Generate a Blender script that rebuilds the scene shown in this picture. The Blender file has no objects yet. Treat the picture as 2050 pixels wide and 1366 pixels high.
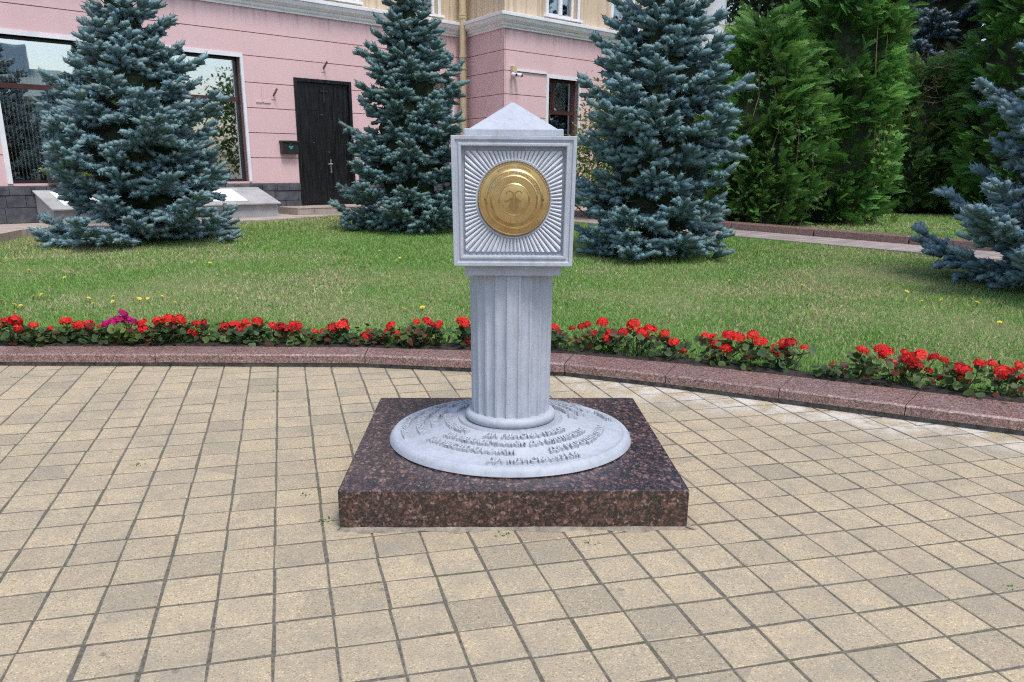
import bpy, bmesh, math, random
import numpy as np
from mathutils import Vector, Matrix

# ------------------------------------------------------------------ camera, sky, sun, exposure
scene = bpy.context.scene
C = scene.collection
R = math.radians

cam_data = bpy.data.cameras.new('camera')
cam_data.sensor_width = 36.0
cam_data.lens = 1700.0 / 2050.0 * 36.0
cam_data.shift_y = 174.0 / 2050.0
cam_data.clip_end = 500.0
cam = bpy.data.objects.new('camera', cam_data)
C.objects.link(cam)
cam.matrix_world = (Matrix.Translation((0, 0, 1.5)) @ Matrix.Rotation(math.pi / 2 - 0.3018, 4, 'X')
                    @ Matrix.Rotation(0.0078, 4, 'Z'))
scene.camera = cam

SUN_AZ, SUN_EL = R(150.0), R(64.0)          # compass azimuth (from +Y clockwise): behind the camera, to its right
world = bpy.data.worlds.new('World')
scene.world = world
world.use_nodes = True
wn = world.node_tree
for n in list(wn.nodes):
    wn.nodes.remove(n)
w_out = wn.nodes.new('ShaderNodeOutputWorld')
w_bg = wn.nodes.new('ShaderNodeBackground')
w_sky = wn.nodes.new('ShaderNodeTexSky')
w_sky.sky_type = 'NISHITA'
w_sky.sun_disc = False
w_sky.sun_elevation = SUN_EL
w_sky.sun_rotation = SUN_AZ
w_sky.air_density = 1.0
w_sky.dust_density = 2.5
w_sky.ozone_density = 1.0
w_bg.inputs['Strength'].default_value = 0.15
wn.links.new(w_sky.outputs['Color'], w_bg.inputs['Color'])
wn.links.new(w_bg.outputs['Background'], w_out.inputs['Surface'])

sun_data = bpy.data.lights.new('sun', 'SUN')
sun_data.energy = 1.5
sun_data.angle = R(16.0)
sun_data.color = (1.0, 0.975, 0.94)
sun = bpy.data.objects.new('sun', sun_data)
C.objects.link(sun)
sdir = Vector((math.sin(SUN_AZ) * math.cos(SUN_EL), math.cos(SUN_AZ) * math.cos(SUN_EL), math.sin(SUN_EL)))
sun.rotation_euler = (-sdir).to_track_quat('-Z', 'Y').to_euler()

scene.view_settings.view_transform = 'Standard'
scene.view_settings.look = 'None'
scene.view_settings.gamma = 1.0
scene.view_settings.use_curve_mapping = False
scene.view_settings.exposure = 0.66
scene.cycles.use_denoising = False
scene.cycles.filter_width = 1.2
scene.cycles.max_bounces = 6
scene.cycles.transparent_max_bounces = 8

rng = np.random.default_rng(11)
random.seed(11)

# ------------------------------------------------------------------ helpers
def link(o, parent=None):
    C.objects.link(o)
    if parent is not None:
        o.parent = parent
    return o

def tag(o, label=None, cat=None, group=None, kind=None):
    if label: o['label'] = label
    if cat: o['category'] = cat
    if group: o['group'] = group
    if kind: o['kind'] = kind
    return o

def empty(name, loc=(0, 0, 0)):
    o = bpy.data.objects.new(name, None)
    o.location = loc
    o.empty_display_size = 0.1
    return link(o)

def mesh_obj(name, V, F, mat, parent=None, smooth=False):
    """V world coordinates; the parent Empty may sit anywhere: vertices are made local to it."""
    me = bpy.data.meshes.new(name)
    V = np.asarray(V, float)
    if parent is not None:
        V = V - np.array(world_loc(parent))
    me.from_pydata([tuple(v) for v in V], [], [tuple(f) for f in F])
    me.materials.append(mat)
    me.update()
    if smooth:
        me.shade_smooth()
    return link(bpy.data.objects.new(name, me), parent)

def world_loc(o):
    p = np.array(o.location, float)
    while o.parent is not None:
        o = o.parent
        p = p + np.array(o.location, float)
    return p

def tri_mesh(name, V, T, mat, parent=None, cols=None, smooth=False):
    V = np.asarray(V, np.float32)
    T = np.asarray(T, np.int32)
    if parent is not None:
        V = V - np.asarray(world_loc(parent), np.float32)
    me = bpy.data.meshes.new(name)
    me.vertices.add(len(V))
    me.vertices.foreach_set('co', V.ravel())
    me.loops.add(len(T) * 3)
    me.loops.foreach_set('vertex_index', T.ravel())
    me.polygons.add(len(T))
    me.polygons.foreach_set('loop_start', np.arange(0, len(T) * 3, 3, dtype=np.int32))
    me.polygons.foreach_set('loop_total', np.full(len(T), 3, np.int32))
    if smooth:
        me.polygons.foreach_set('use_smooth', np.ones(len(T), bool))
    if cols is not None:
        at = me.color_attributes.new('tint', 'FLOAT_COLOR', 'POINT')
        c4 = np.ones((len(V), 4), np.float32)
        c4[:, :3] = cols
        at.data.foreach_set('color', c4.ravel())
    me.update(calc_edges=True)
    me.validate()
    me.materials.append(mat)
    return link(bpy.data.objects.new(name, me), parent)

class MB:
    """collects shapes in world coordinates and links them as one mesh object"""
    def __init__(self):
        self.v, self.f = [], []
    def add(self, V, F):
        o = len(self.v)
        self.v += [tuple(p) for p in V]
        self.f += [tuple(i + o for i in q) for q in F]
        return self
    def hexa(self, P):
        return self.add(P, [(0, 3, 2, 1), (4, 5, 6, 7), (0, 1, 5, 4), (1, 2, 6, 5), (2, 3, 7, 6), (3, 0, 4, 7)])
    def box(self, x0, x1, y0, y1, z0, z1):
        return self.hexa([(x0, y0, z0), (x1, y0, z0), (x1, y1, z0), (x0, y1, z0),
                          (x0, y0, z1), (x1, y0, z1), (x1, y1, z1), (x0, y1, z1)])
    def tube(self, pts, rad, n=8, cap=True):
        pts = [Vector(p) for p in pts]
        rad = rad if hasattr(rad, '__len__') else [rad] * len(pts)
        rings = []
        for i, p in enumerate(pts):
            d = (pts[min(i + 1, len(pts) - 1)] - pts[max(i - 1, 0)]).normalized()
            a = d.orthogonal().normalized() if i == 0 else (a - d * a.dot(d)).normalized()
            b = d.cross(a)
            rings.append([p + (a * math.cos(2 * math.pi * k / n) + b * math.sin(2 * math.pi * k / n)) * rad[i] for k in range(n)])
        V = [q for r_ in rings for q in r_]
        F = []
        for i in range(len(rings) - 1):
            for k in range(n):
                F.append((i * n + k, i * n + (k + 1) % n, (i + 1) * n + (k + 1) % n, (i + 1) * n + k))
        if cap:
            F.append(tuple(range(n - 1, -1, -1)))
            F.append(tuple((len(rings) - 1) * n + k for k in range(n)))
        return self.add(V, F)
    def lathe(self, prof, cx, cy, n=64, cap_top=True, cap_bot=True):
        V, F = [], []
        for (r_, z) in prof:
            for k in range(n):
                t = 2 * math.pi * k / n
                V.append((cx + r_ * math.cos(t), cy + r_ * math.sin(t), z))
        for i in range(len(prof) - 1):
            for k in range(n):
                F.append((i * n + k, i * n + (k + 1) % n, (i + 1) * n + (k + 1) % n, (i + 1) * n + k))
        if cap_bot: F.append(tuple(range(n - 1, -1, -1)))
        if cap_top: F.append(tuple((len(prof) - 1) * n + k for k in range(n)))
        return self.add(V, F)
    def build(self, name, mat, parent=None, smooth=False, bevel=0.0, auto=None):
        o = mesh_obj(name, self.v, self.f, mat, parent, smooth)
        if bevel:
            m = o.modifiers.new('bevel', 'BEVEL')
            m.width = bevel
            m.segments = 2
            m.limit_method = 'ANGLE'
            m.angle_limit = R(40)
        if auto:
            o.data.shade_smooth()
            o.data.set_sharp_from_angle(angle=R(auto))
        return o

# ------------------------------------------------------------------ materials
class NT:
    def __init__(self, name):
        self.m = bpy.data.materials.new(name)
        self.m.use_nodes = True
        self.t = self.m.node_tree
        self.b = self.t.nodes['Principled BSDF']
    def n(self, kind, **kw):
        nd = self.t.nodes.new(kind)
        for k, v in kw.items():
            setattr(nd, k, v)
        return nd
    def l(self, a, b):
        self.t.links.new(a, b)
    def pos(self):
        return self.n('ShaderNodeNewGeometry').outputs['Position']
    def noise(self, vec, scale, detail=4.0, rough=0.6):
        nd = self.n('ShaderNodeTexNoise')
        nd.inputs['Scale'].default_value = scale
        nd.inputs['Detail'].default_value = detail
        nd.inputs['Roughness'].default_value = rough
        self.l(vec, nd.inputs['Vector'])
        return nd.outputs['Fac']
    def ramp(self, fac, stops):
        nd = self.n('ShaderNodeValToRGB')
        el = nd.color_ramp.elements
        while len(el) < len(stops):
            el.new(0.5)
        for e, (p, c) in zip(el, stops):
            e.position = p
            e.color = (c[0], c[1], c[2], 1) if hasattr(c, '__len__') else (c, c, c, 1)
        self.l(fac, nd.inputs['Fac'])
        return nd.outputs['Color']
    def mix(self, fac, a, b, mode='MIX'):
        nd = self.n('ShaderNodeMix', data_type='RGBA', blend_type=mode)
        for sock, val in ((nd.inputs[0], fac), (nd.inputs[6], a), (nd.inputs[7], b)):
            if hasattr(val, 'is_linked') or hasattr(val, 'links'):
                self.l(val, sock)
            elif hasattr(val, '__len__'):
                sock.default_value = (val[0], val[1], val[2], 1)
            else:
                sock.default_value = val
        return nd.outputs[2]
    def math(self, op, a, b=None, clamp=False):
        nd = self.n('ShaderNodeMath', operation=op, use_clamp=clamp)
        for i, val in enumerate((a, b)):
            if val is None: continue
            if hasattr(val, 'links'): self.l(val, nd.inputs[i])
            else: nd.inputs[i].default_value = val
        return nd.outputs[0]
    def color(self, c):
        if hasattr(c, 'links'): self.l(c, self.b.inputs['Base Color'])
        else: self.b.inputs['Base Color'].default_value = (c[0], c[1], c[2], 1)
    def rough(self, v):
        if hasattr(v, 'links'): self.l(v, self.b.inputs['Roughness'])
        else: self.b.inputs['Roughness'].default_value = v
    def bump(self, h, strength=0.3, dist=0.01):
        nd = self.n('ShaderNodeBump')
        nd.inputs['Strength'].default_value = strength
        nd.inputs['Distance'].default_value = dist
        self.l(h, nd.inputs['Height'])
        self.l(nd.outputs['Normal'], self.b.inputs['Normal'])

def simple(name, c0, c1, scale=8.0, rough=0.6, bump=0.0, bscale=60.0, bdist=0.004, metal=0.0, spec=0.5):
    k = NT(name)
    p = k.pos()
    f = k.noise(p, scale)
    k.color(k.ramp(f, [(0.3, c0), (0.7, c1)]))
    k.rough(rough)
    k.b.inputs['Metallic'].default_value = metal
    k.b.inputs['Specular IOR Level'].default_value = spec
    if bump:
        k.bump(k.noise(p, bscale, 6.0), bump, bdist)
    return k.m

def mat_foliage(name, gain=(1, 1, 1), rough=0.55, trans=0.25, spec=0.3):
    k = NT(name)
    a = k.n('ShaderNodeAttribute', attribute_name='tint')
    c = k.mix(1.0, a.outputs['Color'], gain, 'MULTIPLY')
    k.color(c)
    k.rough(rough)
    k.b.inputs['Specular IOR Level'].default_value = spec
    if trans:
        tr = k.n('ShaderNodeBsdfTranslucent')
        k.l(c, tr.inputs['Color'])
        mx = k.n('ShaderNodeMixShader')
        mx.inputs[0].default_value = trans
        k.l(k.b.outputs[0], mx.inputs[1])
        k.l(tr.outputs[0], mx.inputs[2])
        out = [n for n in k.t.nodes if n.type == 'OUTPUT_MATERIAL'][0]
        k.l(mx.outputs[0], out.inputs['Surface'])
    return k.m

TX, TY, TTH = 0.1981, 0.2091, 0.2563          # paver pitch and the turn of the grid
TORG = (-0.774, 3.221)

def mat_paver():
    k = NT('paver_concrete')
    p = k.pos()
    # which paver this is: the grid cell of the point
    mp = k.n('ShaderNodeVectorRotate', rotation_type='Z_AXIS')
    k.l(p, mp.inputs['Vector'])
    mp.inputs['Center'].default_value = (TORG[0], TORG[1], 0)
    mp.inputs['Angle'].default_value = -TTH
    sub = k.n('ShaderNodeVectorMath', operation='SUBTRACT')
    k.l(mp.outputs[0], sub.inputs[0])
    sub.inputs[1].default_value = (TORG[0], TORG[1], 0)
    dv = k.n('ShaderNodeVectorMath', operation='DIVIDE')
    k.l(sub.outputs[0], dv.inputs[0])
    dv.inputs[1].default_value = (TX, TY, 1000.0)
    fl = k.n('ShaderNodeVectorMath', operation='FLOOR')
    k.l(dv.outputs[0], fl.inputs[0])
    wnz = k.n('ShaderNodeTexWhiteNoise', noise_dimensions='3D')
    k.l(fl.outputs[0], wnz.inputs['Vector'])
    per = wnz.outputs['Value']
    base = k.ramp(per, [(0.0, (0.315, 0.265, 0.185)), (0.15, (0.385, 0.318, 0.212)), (0.6, (0.42, 0.345, 0.228)), (1.0, (0.45, 0.366, 0.236))])
    # aggregate: pale and dark grains
    vo = k.n('ShaderNodeTexVoronoi')
    vo.inputs['Scale'].default_value = 190.0
    k.l(p, vo.inputs['Vector'])
    sep = k.n('ShaderNodeSeparateColor')
    k.l(vo.outputs['Color'], sep.inputs[0])
    grain = k.ramp(sep.outputs[0], [(0.0, 0.55), (0.14, 0.86), (0.2, 1.0), (0.86, 1.0), (0.93, 1.3), (1.0, 1.45)])
    c = k.mix(1.0, base, grain, 'MULTIPLY')
    # grime in large patches
    g = k.noise(p, 1.6, 6.0, 0.7)
    c = k.mix(k.ramp(g, [(0.46, 0.0), (0.70, 0.6)]), c, (0.275, 0.24, 0.185))
    g2 = k.noise(p, 9.0, 5.0, 0.65)
    c = k.mix(k.ramp(g2, [(0.48, 0.0), (0.74, 0.6)]), c, (0.25, 0.225, 0.185))
    # cement haze spilled along the curved kerb
    sx = k.n('ShaderNodeSeparateXYZ')
    k.l(p, sx.inputs[0])
    d = k.math('ADD', k.math('MULTIPLY', sx.outputs['X'], 0.48), k.math('MULTIPLY', sx.outputs['Y'], 0.877))
    e1 = k.ramp(k.math('MULTIPLY', k.math('SUBTRACT', d, 5.06), 1.6), [(0.0, 0.0), (0.75, 1.0)])
    e2 = k.math('MULTIPLY', k.ramp(sx.outputs['X'], [(0.05, 0.0), (0.45, 1.0)]), e1)
    sp = k.ramp(k.noise(p, 5.0, 6.0, 0.7), [(0.44, 0.0), (0.58, 0.65)])
    c = k.mix(k.math('MULTIPLY', e2, sp), c, (0.66, 0.64, 0.60))
    # dark gum spots
    v2 = k.n('ShaderNodeTexVoronoi')
    v2.inputs['Scale'].default_value = 3.3
    k.l(p, v2.inputs['Vector'])
    spot = k.ramp(v2.outputs['Distance'], [(0.035, 0.55), (0.055, 0.0)])
    c = k.mix(spot, c, (0.16, 0.13, 0.11))
    k.color(c)
    k.rough(0.88)
    h = k.math('ADD', k.math('MULTIPLY', sep.outputs[1], 0.6), k.noise(p, 240.0, 4.0))
    k.bump(h, 0.55, 0.003)
    return k.m

def mat_granite(name, cols, s1, s2, rough=0.12, stretch=(1, 1, 1), rot=0.0):
    k = NT(name)
    p = k.pos()
    mp = k.n('ShaderNodeMapping')
    mp.inputs['Scale'].default_value = stretch
    mp.inputs['Rotation'].default_value = (rot, rot * 0.7, rot)
    k.l(p, mp.inputs['Vector'])
    wob = k.n('ShaderNodeTexNoise')
    wob.inputs['Scale'].default_value = s1 * 0.8
    k.l(mp.outputs[0], wob.inputs['Vector'])
    wv = k.mix(0.035, mp.outputs[0], wob.outputs['Color'], 'ADD')
    out = None
    for s, w in ((s1, None), (s2, 0.28)):
        vo = k.n('ShaderNodeTexVoronoi')
        vo.inputs['Scale'].default_value = s
        vo.inputs['Randomness'].default_value = 1.0
        k.l(wv, vo.inputs['Vector'])
        sep = k.n('ShaderNodeSeparateColor')
        k.l(vo.outputs['Color'], sep.inputs[0])
        cc = k.ramp(sep.outputs[0], cols)
        if out is None:
            dk = k.ramp(vo.outputs['Distance'], [(0.35, 1.0), (0.62, 0.25)])
            out = k.mix(1.0, cc, dk, 'MULTIPLY')
        else:
            out = k.mix(w, out, cc)
    fine = k.noise(p, 300.0, 3.0)
    out = k.mix(1.0, out, k.ramp(fine, [(0.3, 0.7), (0.7, 1.25)]), 'MULTIPLY')
    k.color(out)
    k.b.inputs['Specular IOR Level'].default_value = 0.9
    dust = k.noise(p, 3.0, 5.0)
    k.rough(k.ramp(dust, [(0.35, rough), (0.75, rough + 0.2)]))
    return k.m

def mat_monument():
    k = NT('painted_concrete')
    p = k.pos()
    c = k.ramp(k.noise(p, 7.0, 8.0, 0.7), [(0.25, (0.33, 0.36, 0.405)), (0.5, (0.395, 0.425, 0.475)), (0.8, (0.45, 0.48, 0.525))])
    # grime streaks and pits
    st = k.n('ShaderNodeMapping')
    st.inputs['Scale'].default_value = (14, 14, 1.6)
    k.l(p, st.inputs['Vector'])
    s = k.noise(st.outputs[0], 2.2, 6.0, 0.75)
    c = k.mix(k.ramp(s, [(0.50, 0.0), (0.74, 0.75)]), c, (0.27, 0.285, 0.30))
    pit = k.noise(p, 60.0, 3.0)
    c = k.mix(k.ramp(pit, [(0.70, 0.0), (0.76, 0.7)]), c, (0.22, 0.225, 0.235))
    chip = k.noise(p, 26.0, 6.0, 0.75)
    c = k.mix(k.ramp(chip, [(0.62, 0.0), (0.7, 0.5)]), c, (0.34, 0.345, 0.35))
    k.color(c)
    k.rough(0.62)
    h = k.math('ADD', k.noise(p, 60.0, 6.0, 0.7), k.math('MULTIPLY', k.noise(p, 14.0, 4.0), 1.2))
    k.bump(h, 0.35, 0.004)
    return k.m

def mat_plaster(name, c0, c1, stain):
    k = NT(name)
    p = k.pos()
    c = k.ramp(k.noise(p, 0.9, 6.0), [(0.3, c0), (0.7, c1)])
    st = k.n('ShaderNodeMapping')
    st.inputs['Scale'].default_value = (3, 3, 0.35)
    k.l(p, st.inputs['Vector'])
    c = k.mix(k.ramp(k.noise(st.outputs[0], 2.0, 7.0, 0.72), [(0.52, 0.0), (0.82, 0.5)]), c, stain)
    # damp streaks that hang below the cornice
    sx = k.n('ShaderNodeSeparateXYZ')
    k.l(p, sx.inputs[0])
    zz = k.ramp(k.math('MULTIPLY', k.math('SUBTRACT', sx.outputs['Z'], 4.1), 2.2), [(0.1, 0.0), (1.0, 0.8)])
    st2 = k.n('ShaderNodeMapping')
    st2.inputs['Scale'].default_value = (9, 9, 0.5)
    k.l(p, st2.inputs['Vector'])
    zz = k.math('MULTIPLY', zz, k.ramp(k.noise(st2.outputs[0], 1.0, 5.0), [(0.48, 0.0), (0.7, 1.0)]))
    c = k.mix(zz, c, (stain[0] * 0.7, stain[1] * 0.7, stain[2] * 0.7))
    k.color(c)
    k.rough(0.85)
    k.bump(k.noise(p, 55.0, 6.0), 0.35, 0.006)
    return k.m

def mat_glass(name, refl=0.5, tint=(0.5, 0.56, 0.6)):
    k = NT(name)
    out = [n for n in k.t.nodes if n.type == 'OUTPUT_MATERIAL'][0]
    g = k.n('ShaderNodeBsdfGlossy')
    g.inputs['Roughness'].default_value = 0.012
    g.inputs['Color'].default_value = (0.95, 0.98, 1.0, 1)
    t = k.n('ShaderNodeBsdfTransparent')
    t.inputs['Color'].default_value = (*tint, 1)
    mx = k.n('ShaderNodeMixShader')
    mx.inputs[0].default_value = refl
    k.l(t.outputs[0], mx.inputs[1])
    k.l(g.outputs[0], mx.inputs[2])
    k.l(mx.outputs[0], out.inputs['Surface'])
    nz = k.noise(k.pos(), 0.7, 2.0)
    bp = k.n('ShaderNodeBump')
    bp.inputs['Strength'].default_value = 0.04
    bp.inputs['Distance'].default_value = 0.05
    k.l(nz, bp.inputs['Height'])
    k.l(bp.outputs['Normal'], g.inputs['Normal'])
    return k.m

def mat_lawn():
    k = NT('lawn_soil')
    p = k.pos()
    c = k.ramp(k.noise(p, 22.0, 6.0, 0.7), [(0.25, (0.09, 0.13, 0.035)), (0.5, (0.17, 0.20, 0.07)), (0.8, (0.31, 0.28, 0.14))])
    k.color(c)
    k.rough(0.95)
    k.bump(k.noise(p, 45.0, 6.0), 0.8, 0.03)
    return k.m

def mat_blocks(name, c0, c1, gap, w, h, rot, rough=0.8):
    k = NT(name)
    p = k.pos()
    mp = k.n('ShaderNodeVectorRotate', rotation_type='Z_AXIS')
    k.l(p, mp.inputs['Vector'])
    mp.inputs['Angle'].default_value = rot
    br = k.n('ShaderNodeTexBrick')
    br.offset = 0.0
    br.inputs['Scale'].default_value = 1.0
    br.inputs['Brick Width'].default_value = w
    br.inputs['Row Height'].default_value = h
    br.inputs['Mortar Size'].default_value = 0.006
    br.inputs['Color1'].default_value = (*c0, 1)
    br.inputs['Color2'].default_value = (*c1, 1)
    br.inputs['Mortar'].default_value = (*gap, 1)
    k.l(mp.outputs[0], br.inputs['Vector'])
    c = k.mix(k.ramp(k.noise(p, 2.0, 6.0), [(0.4, 0.0), (0.75, 0.5)]), br.outputs['Color'], gap)
    k.color(c)
    k.rough(rough)
    return k.m

M = {}
M['paver'] = mat_paver()
def mat_joint():
    k = NT('mossy_sandy_joint')
    p = k.pos()
    c = k.ramp(k.noise(p, 45.0, 5.0), [(0.3, (0.075, 0.067, 0.052)), (0.7, (0.20, 0.18, 0.14))])
    c = k.mix(k.ramp(k.noise(p, 2.3, 6.0, 0.7), [(0.55, 0.0), (0.68, 0.7)]), c, (0.075, 0.10, 0.03))
    k.color(c)
    k.rough(0.95)
    k.bump(k.noise(p, 120.0, 5.0), 0.8, 0.01)
    return k.m
M['joint'] = mat_joint()
M['joint_plain'] = simple('sandy_joint', (0.085, 0.077, 0.06), (0.21, 0.19, 0.15), 40.0, 0.95, 0.8, 120.0, 0.01)
M['granite_dark'] = mat_granite('polished_brown_granite',
    [(0.0, (0.006, 0.005, 0.007)), (0.46, (0.012, 0.009, 0.011)), (0.56, (0.075, 0.034, 0.029)), (0.78, (0.17, 0.078, 0.058)),
     (0.9, (0.24, 0.135, 0.11)), (1.0, (0.34, 0.23, 0.205))], 66.0, 140.0, 0.23, (1.0, 0.62, 1.0), 0.5)
M['granite_pink'] = mat_granite('pink_kerb_granite',
    [(0.0, (0.02, 0.012, 0.012)), (0.16, (0.07, 0.038, 0.035)), (0.3, (0.27, 0.145, 0.125)), (0.65, (0.40, 0.235, 0.205)), (1.0, (0.55, 0.39, 0.345))],
    105.0, 210.0, 0.28)
M['concrete'] = mat_monument()
M['ray_paint'] = simple('white_ray_paint', (0.50, 0.53, 0.58), (0.64, 0.67, 0.71), 30.0, 0.55, 0.4, 70.0, 0.003)
M['bare'] = simple('bare_pebbled_concrete', (0.22, 0.225, 0.235), (0.42, 0.43, 0.45), 120.0, 0.85, 1.0, 160.0, 0.006)
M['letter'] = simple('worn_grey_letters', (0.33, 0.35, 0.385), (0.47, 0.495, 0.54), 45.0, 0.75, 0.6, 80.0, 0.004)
M['brass'] = None
kb = NT('polished_brass')
bp_ = kb.pos()
kb.color(kb.ramp(kb.noise(bp_, 18.0, 5.0), [(0.3, (0.54, 0.36, 0.15)), (0.7, (0.68, 0.49, 0.24))]))
kb.b.inputs['Metallic'].default_value = 1.0
kb.rough(kb.ramp(kb.noise(bp_, 40.0, 4.0), [(0.3, 0.24), (0.7, 0.36)]))
M['brass'] = kb.m
M['brass_dark'] = simple('tarnished_brass', (0.20, 0.11, 0.035), (0.34, 0.20, 0.075), 40.0, 0.42, metal=1.0)
M['brass_mid'] = simple('dull_brass', (0.30, 0.18, 0.065), (0.42, 0.27, 0.11), 40.0, 0.4, metal=1.0)
M['dark_metal'] = simple('dark_screw_metal', (0.02, 0.015, 0.012), (0.05, 0.04, 0.03), 50.0, 0.45, metal=0.6)
M['mortar_pale'] = simple('pale_mortar', (0.15, 0.135, 0.105), (0.34, 0.30, 0.235), 22.0, 0.95, 0.9, 70.0, 0.01)
M['mortar'] = simple('grey_mortar', (0.05, 0.05, 0.045), (0.2, 0.19, 0.175), 25.0, 0.95, 0.8, 60.0, 0.015)
M['pink'] = mat_plaster('pink_plaster', (0.655, 0.45, 0.455), (0.715, 0.50, 0.505), (0.55, 0.375, 0.375))
M['pink_groove'] = simple('pink_groove_plaster', (0.26, 0.13, 0.13), (0.34, 0.18, 0.18), 3.0, 0.9)
M['cream'] = mat_plaster('cream_plaster', (0.57, 0.45, 0.31), (0.63, 0.505, 0.365), (0.47, 0.37, 0.26))
M['white'] = simple('white_paint', (0.66, 0.68, 0.71), (0.80, 0.81, 0.82), 3.0, 0.6, 0.2, 40.0)
M['frame_brown'] = simple('brown_window_frame', (0.055, 0.02, 0.018), (0.085, 0.032, 0.028), 6.0, 0.35)
M['frame_black'] = simple('black_window_frame', (0.012, 0.012, 0.014), (0.03, 0.028, 0.03), 6.0, 0.4)
M['glass'] = mat_glass('coated_window_glass', 0.55, (0.92, 0.95, 0.96))
M['glass_clear'] = mat_glass('clear_window_glass', 0.3, (0.75, 0.8, 0.83))
M['room'] = simple('dim_room', (0.02, 0.022, 0.024), (0.07, 0.07, 0.065), 0.8, 0.9)
M['curtain'] = simple('beige_curtain', (0.40, 0.36, 0.30), (0.55, 0.51, 0.44), 4.0, 0.9)
M['strip'] = simple('pale_curtain_cord', (0.7, 0.68, 0.62), (0.85, 0.83, 0.76), 6.0, 0.8)
def mat_door():
    k = NT('black_painted_door')
    p = k.pos()
    st = k.n('ShaderNodeMapping')
    st.inputs['Scale'].default_value = (10, 10, 0.9)
    k.l(p, st.inputs['Vector'])
    f = k.noise(st.outputs[0], 2.2, 7.0, 0.75)
    k.color(k.ramp(f, [(0.42, (0.003, 0.003, 0.0035)), (0.62, (0.008, 0.008, 0.010)), (0.8, (0.035, 0.035, 0.04))]))
    k.rough(k.ramp(f, [(0.4, 0.32), (0.7, 0.6)]))
    return k.m
M['door'] = mat_door()
M['slate'] = simple('slate', (0.035, 0.04, 0.05), (0.115, 0.12, 0.135), 5.0, 0.55, 0.6, 12.0, 0.012)
M['slate_b'] = simple('slate_warm', (0.075, 0.07, 0.07), (0.15, 0.14, 0.135), 6.0, 0.6, 0.6, 14.0, 0.012)
M['step'] = simple('beige_step_stone', (0.27, 0.22, 0.19), (0.40, 0.345, 0.30), 5.0, 0.75, 0.3, 60.0)
M['zinc'] = simple('grey_sheet_metal', (0.27, 0.28, 0.29), (0.40, 0.40, 0.40), 3.0, 0.55)
M['steel'] = simple('bright_steel', (0.55, 0.56, 0.58), (0.7, 0.7, 0.72), 20.0, 0.3, metal=0.9)
M['pipe'] = simple('cream_painted_pipe', (0.50, 0.40, 0.24), (0.60, 0.49, 0.31), 6.0, 0.5)
M['teal'] = simple('teal_paint', (0.02, 0.30, 0.29), (0.03, 0.38, 0.36), 20.0, 0.5)
M['footpath'] = mat_blocks('footpath_slabs', (0.36, 0.30, 0.265), (0.44, 0.375, 0.33), (0.2, 0.17, 0.15), 0.4, 0.4, 0.79)
M['path_grey'] = mat_blocks('grey_path_slabs', (0.30, 0.25, 0.235), (0.37, 0.315, 0.29), (0.13, 0.11, 0.1), 0.3, 0.2, -0.77)
M['lawn'] = mat_lawn()
M['soil'] = simple('garden_soil', (0.016, 0.012, 0.009), (0.06, 0.045, 0.035), 28.0, 0.95, 1.0, 60.0, 0.03)
M['bark'] = simple('spruce_bark', (0.03, 0.022, 0.018), (0.085, 0.065, 0.05), 22.0, 0.9, 0.8, 60.0, 0.02)
M['needle'] = mat_foliage('blue_spruce_needles', (1, 1, 1), 0.5, 0.12)
M['leaf'] = mat_foliage('green_leaves', (1, 1, 1), 0.5, 0.3)
M['grass'] = mat_foliage('grass_blades', (1, 1, 1), 0.6, 0.3, 0.2)
M['petal'] = mat_foliage('flower_petals', (1, 1, 1), 0.55, 0.3, 0.25)
M['stem'] = simple('green_stem', (0.05, 0.075, 0.02), (0.10, 0.12, 0.04), 30.0, 0.7)
M['inner'] = simple('inner_shade', (0.012, 0.022, 0.007), (0.04, 0.065, 0.02), 12.0, 0.95, 1.0, 18.0, 0.08)  # shade inside the crowns, put into the dark colour of their cores
M['twig'] = simple('dead_twig', (0.15, 0.095, 0.06), (0.30, 0.20, 0.13), 30.0, 0.9)
M['roof_green'] = simple('green_sheet_roof', (0.05, 0.11, 0.10), (0.08, 0.16, 0.14), 1.0, 0.5)
M['house_wall'] = simple('pale_house_wall', (0.42, 0.47, 0.50), (0.52, 0.57, 0.60), 0.6, 0.85)
M['house_grey'] = simple('grey_house_wall', (0.36, 0.38, 0.38), (0.46, 0.47, 0.46), 0.6, 0.85)
M['brick'] = simple('chimney_brick', (0.10, 0.07, 0.06), (0.22, 0.15, 0.12), 14.0, 0.9)

# ------------------------------------------------------------------ ground levels and kerb line
def lawn_z(y):
    return np.clip(0.075 + 0.026 * (np.asarray(y, float) - 6.5), 0.06, 0.385)

KF = np.array([(-9.0, 6.24), (-3.876, 6.289), (-2.715, 6.313), (-1.126, 6.336), (-0.327, 6.315), (0.382, 6.10), (1.073, 5.783),
               (1.753, 5.404), (2.422, 5.035), (2.977, 4.735), (4.2, 4.05), (7.0, 2.5)])        # front top edge of the kerb
KB = np.array([(-9.0, 6.51), (-3.95, 6.565), (-2.75, 6.600), (-1.15, 6.605), (-0.25, 6.585), (0.52, 6.42), (1.25, 6.12),
               (1.955, 5.755), (2.64, 5.385), (3.21, 5.08), (4.45, 4.40), (7.3, 2.8)])          # back top edge

# ------------------------------------------------------------------ the setting: ground sheet, paving, lawn
gm = MB()
gm.add([(-90, -60, -0.05), (90, -60, -0.05), (90, 140, -0.05), (-90, 140, -0.05)], [(0, 1, 2, 3)])
tag(gm.build('ground', M['joint_plain']), 'dark sandy ground beneath the paving and lawn', 'ground', kind='structure')

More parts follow.
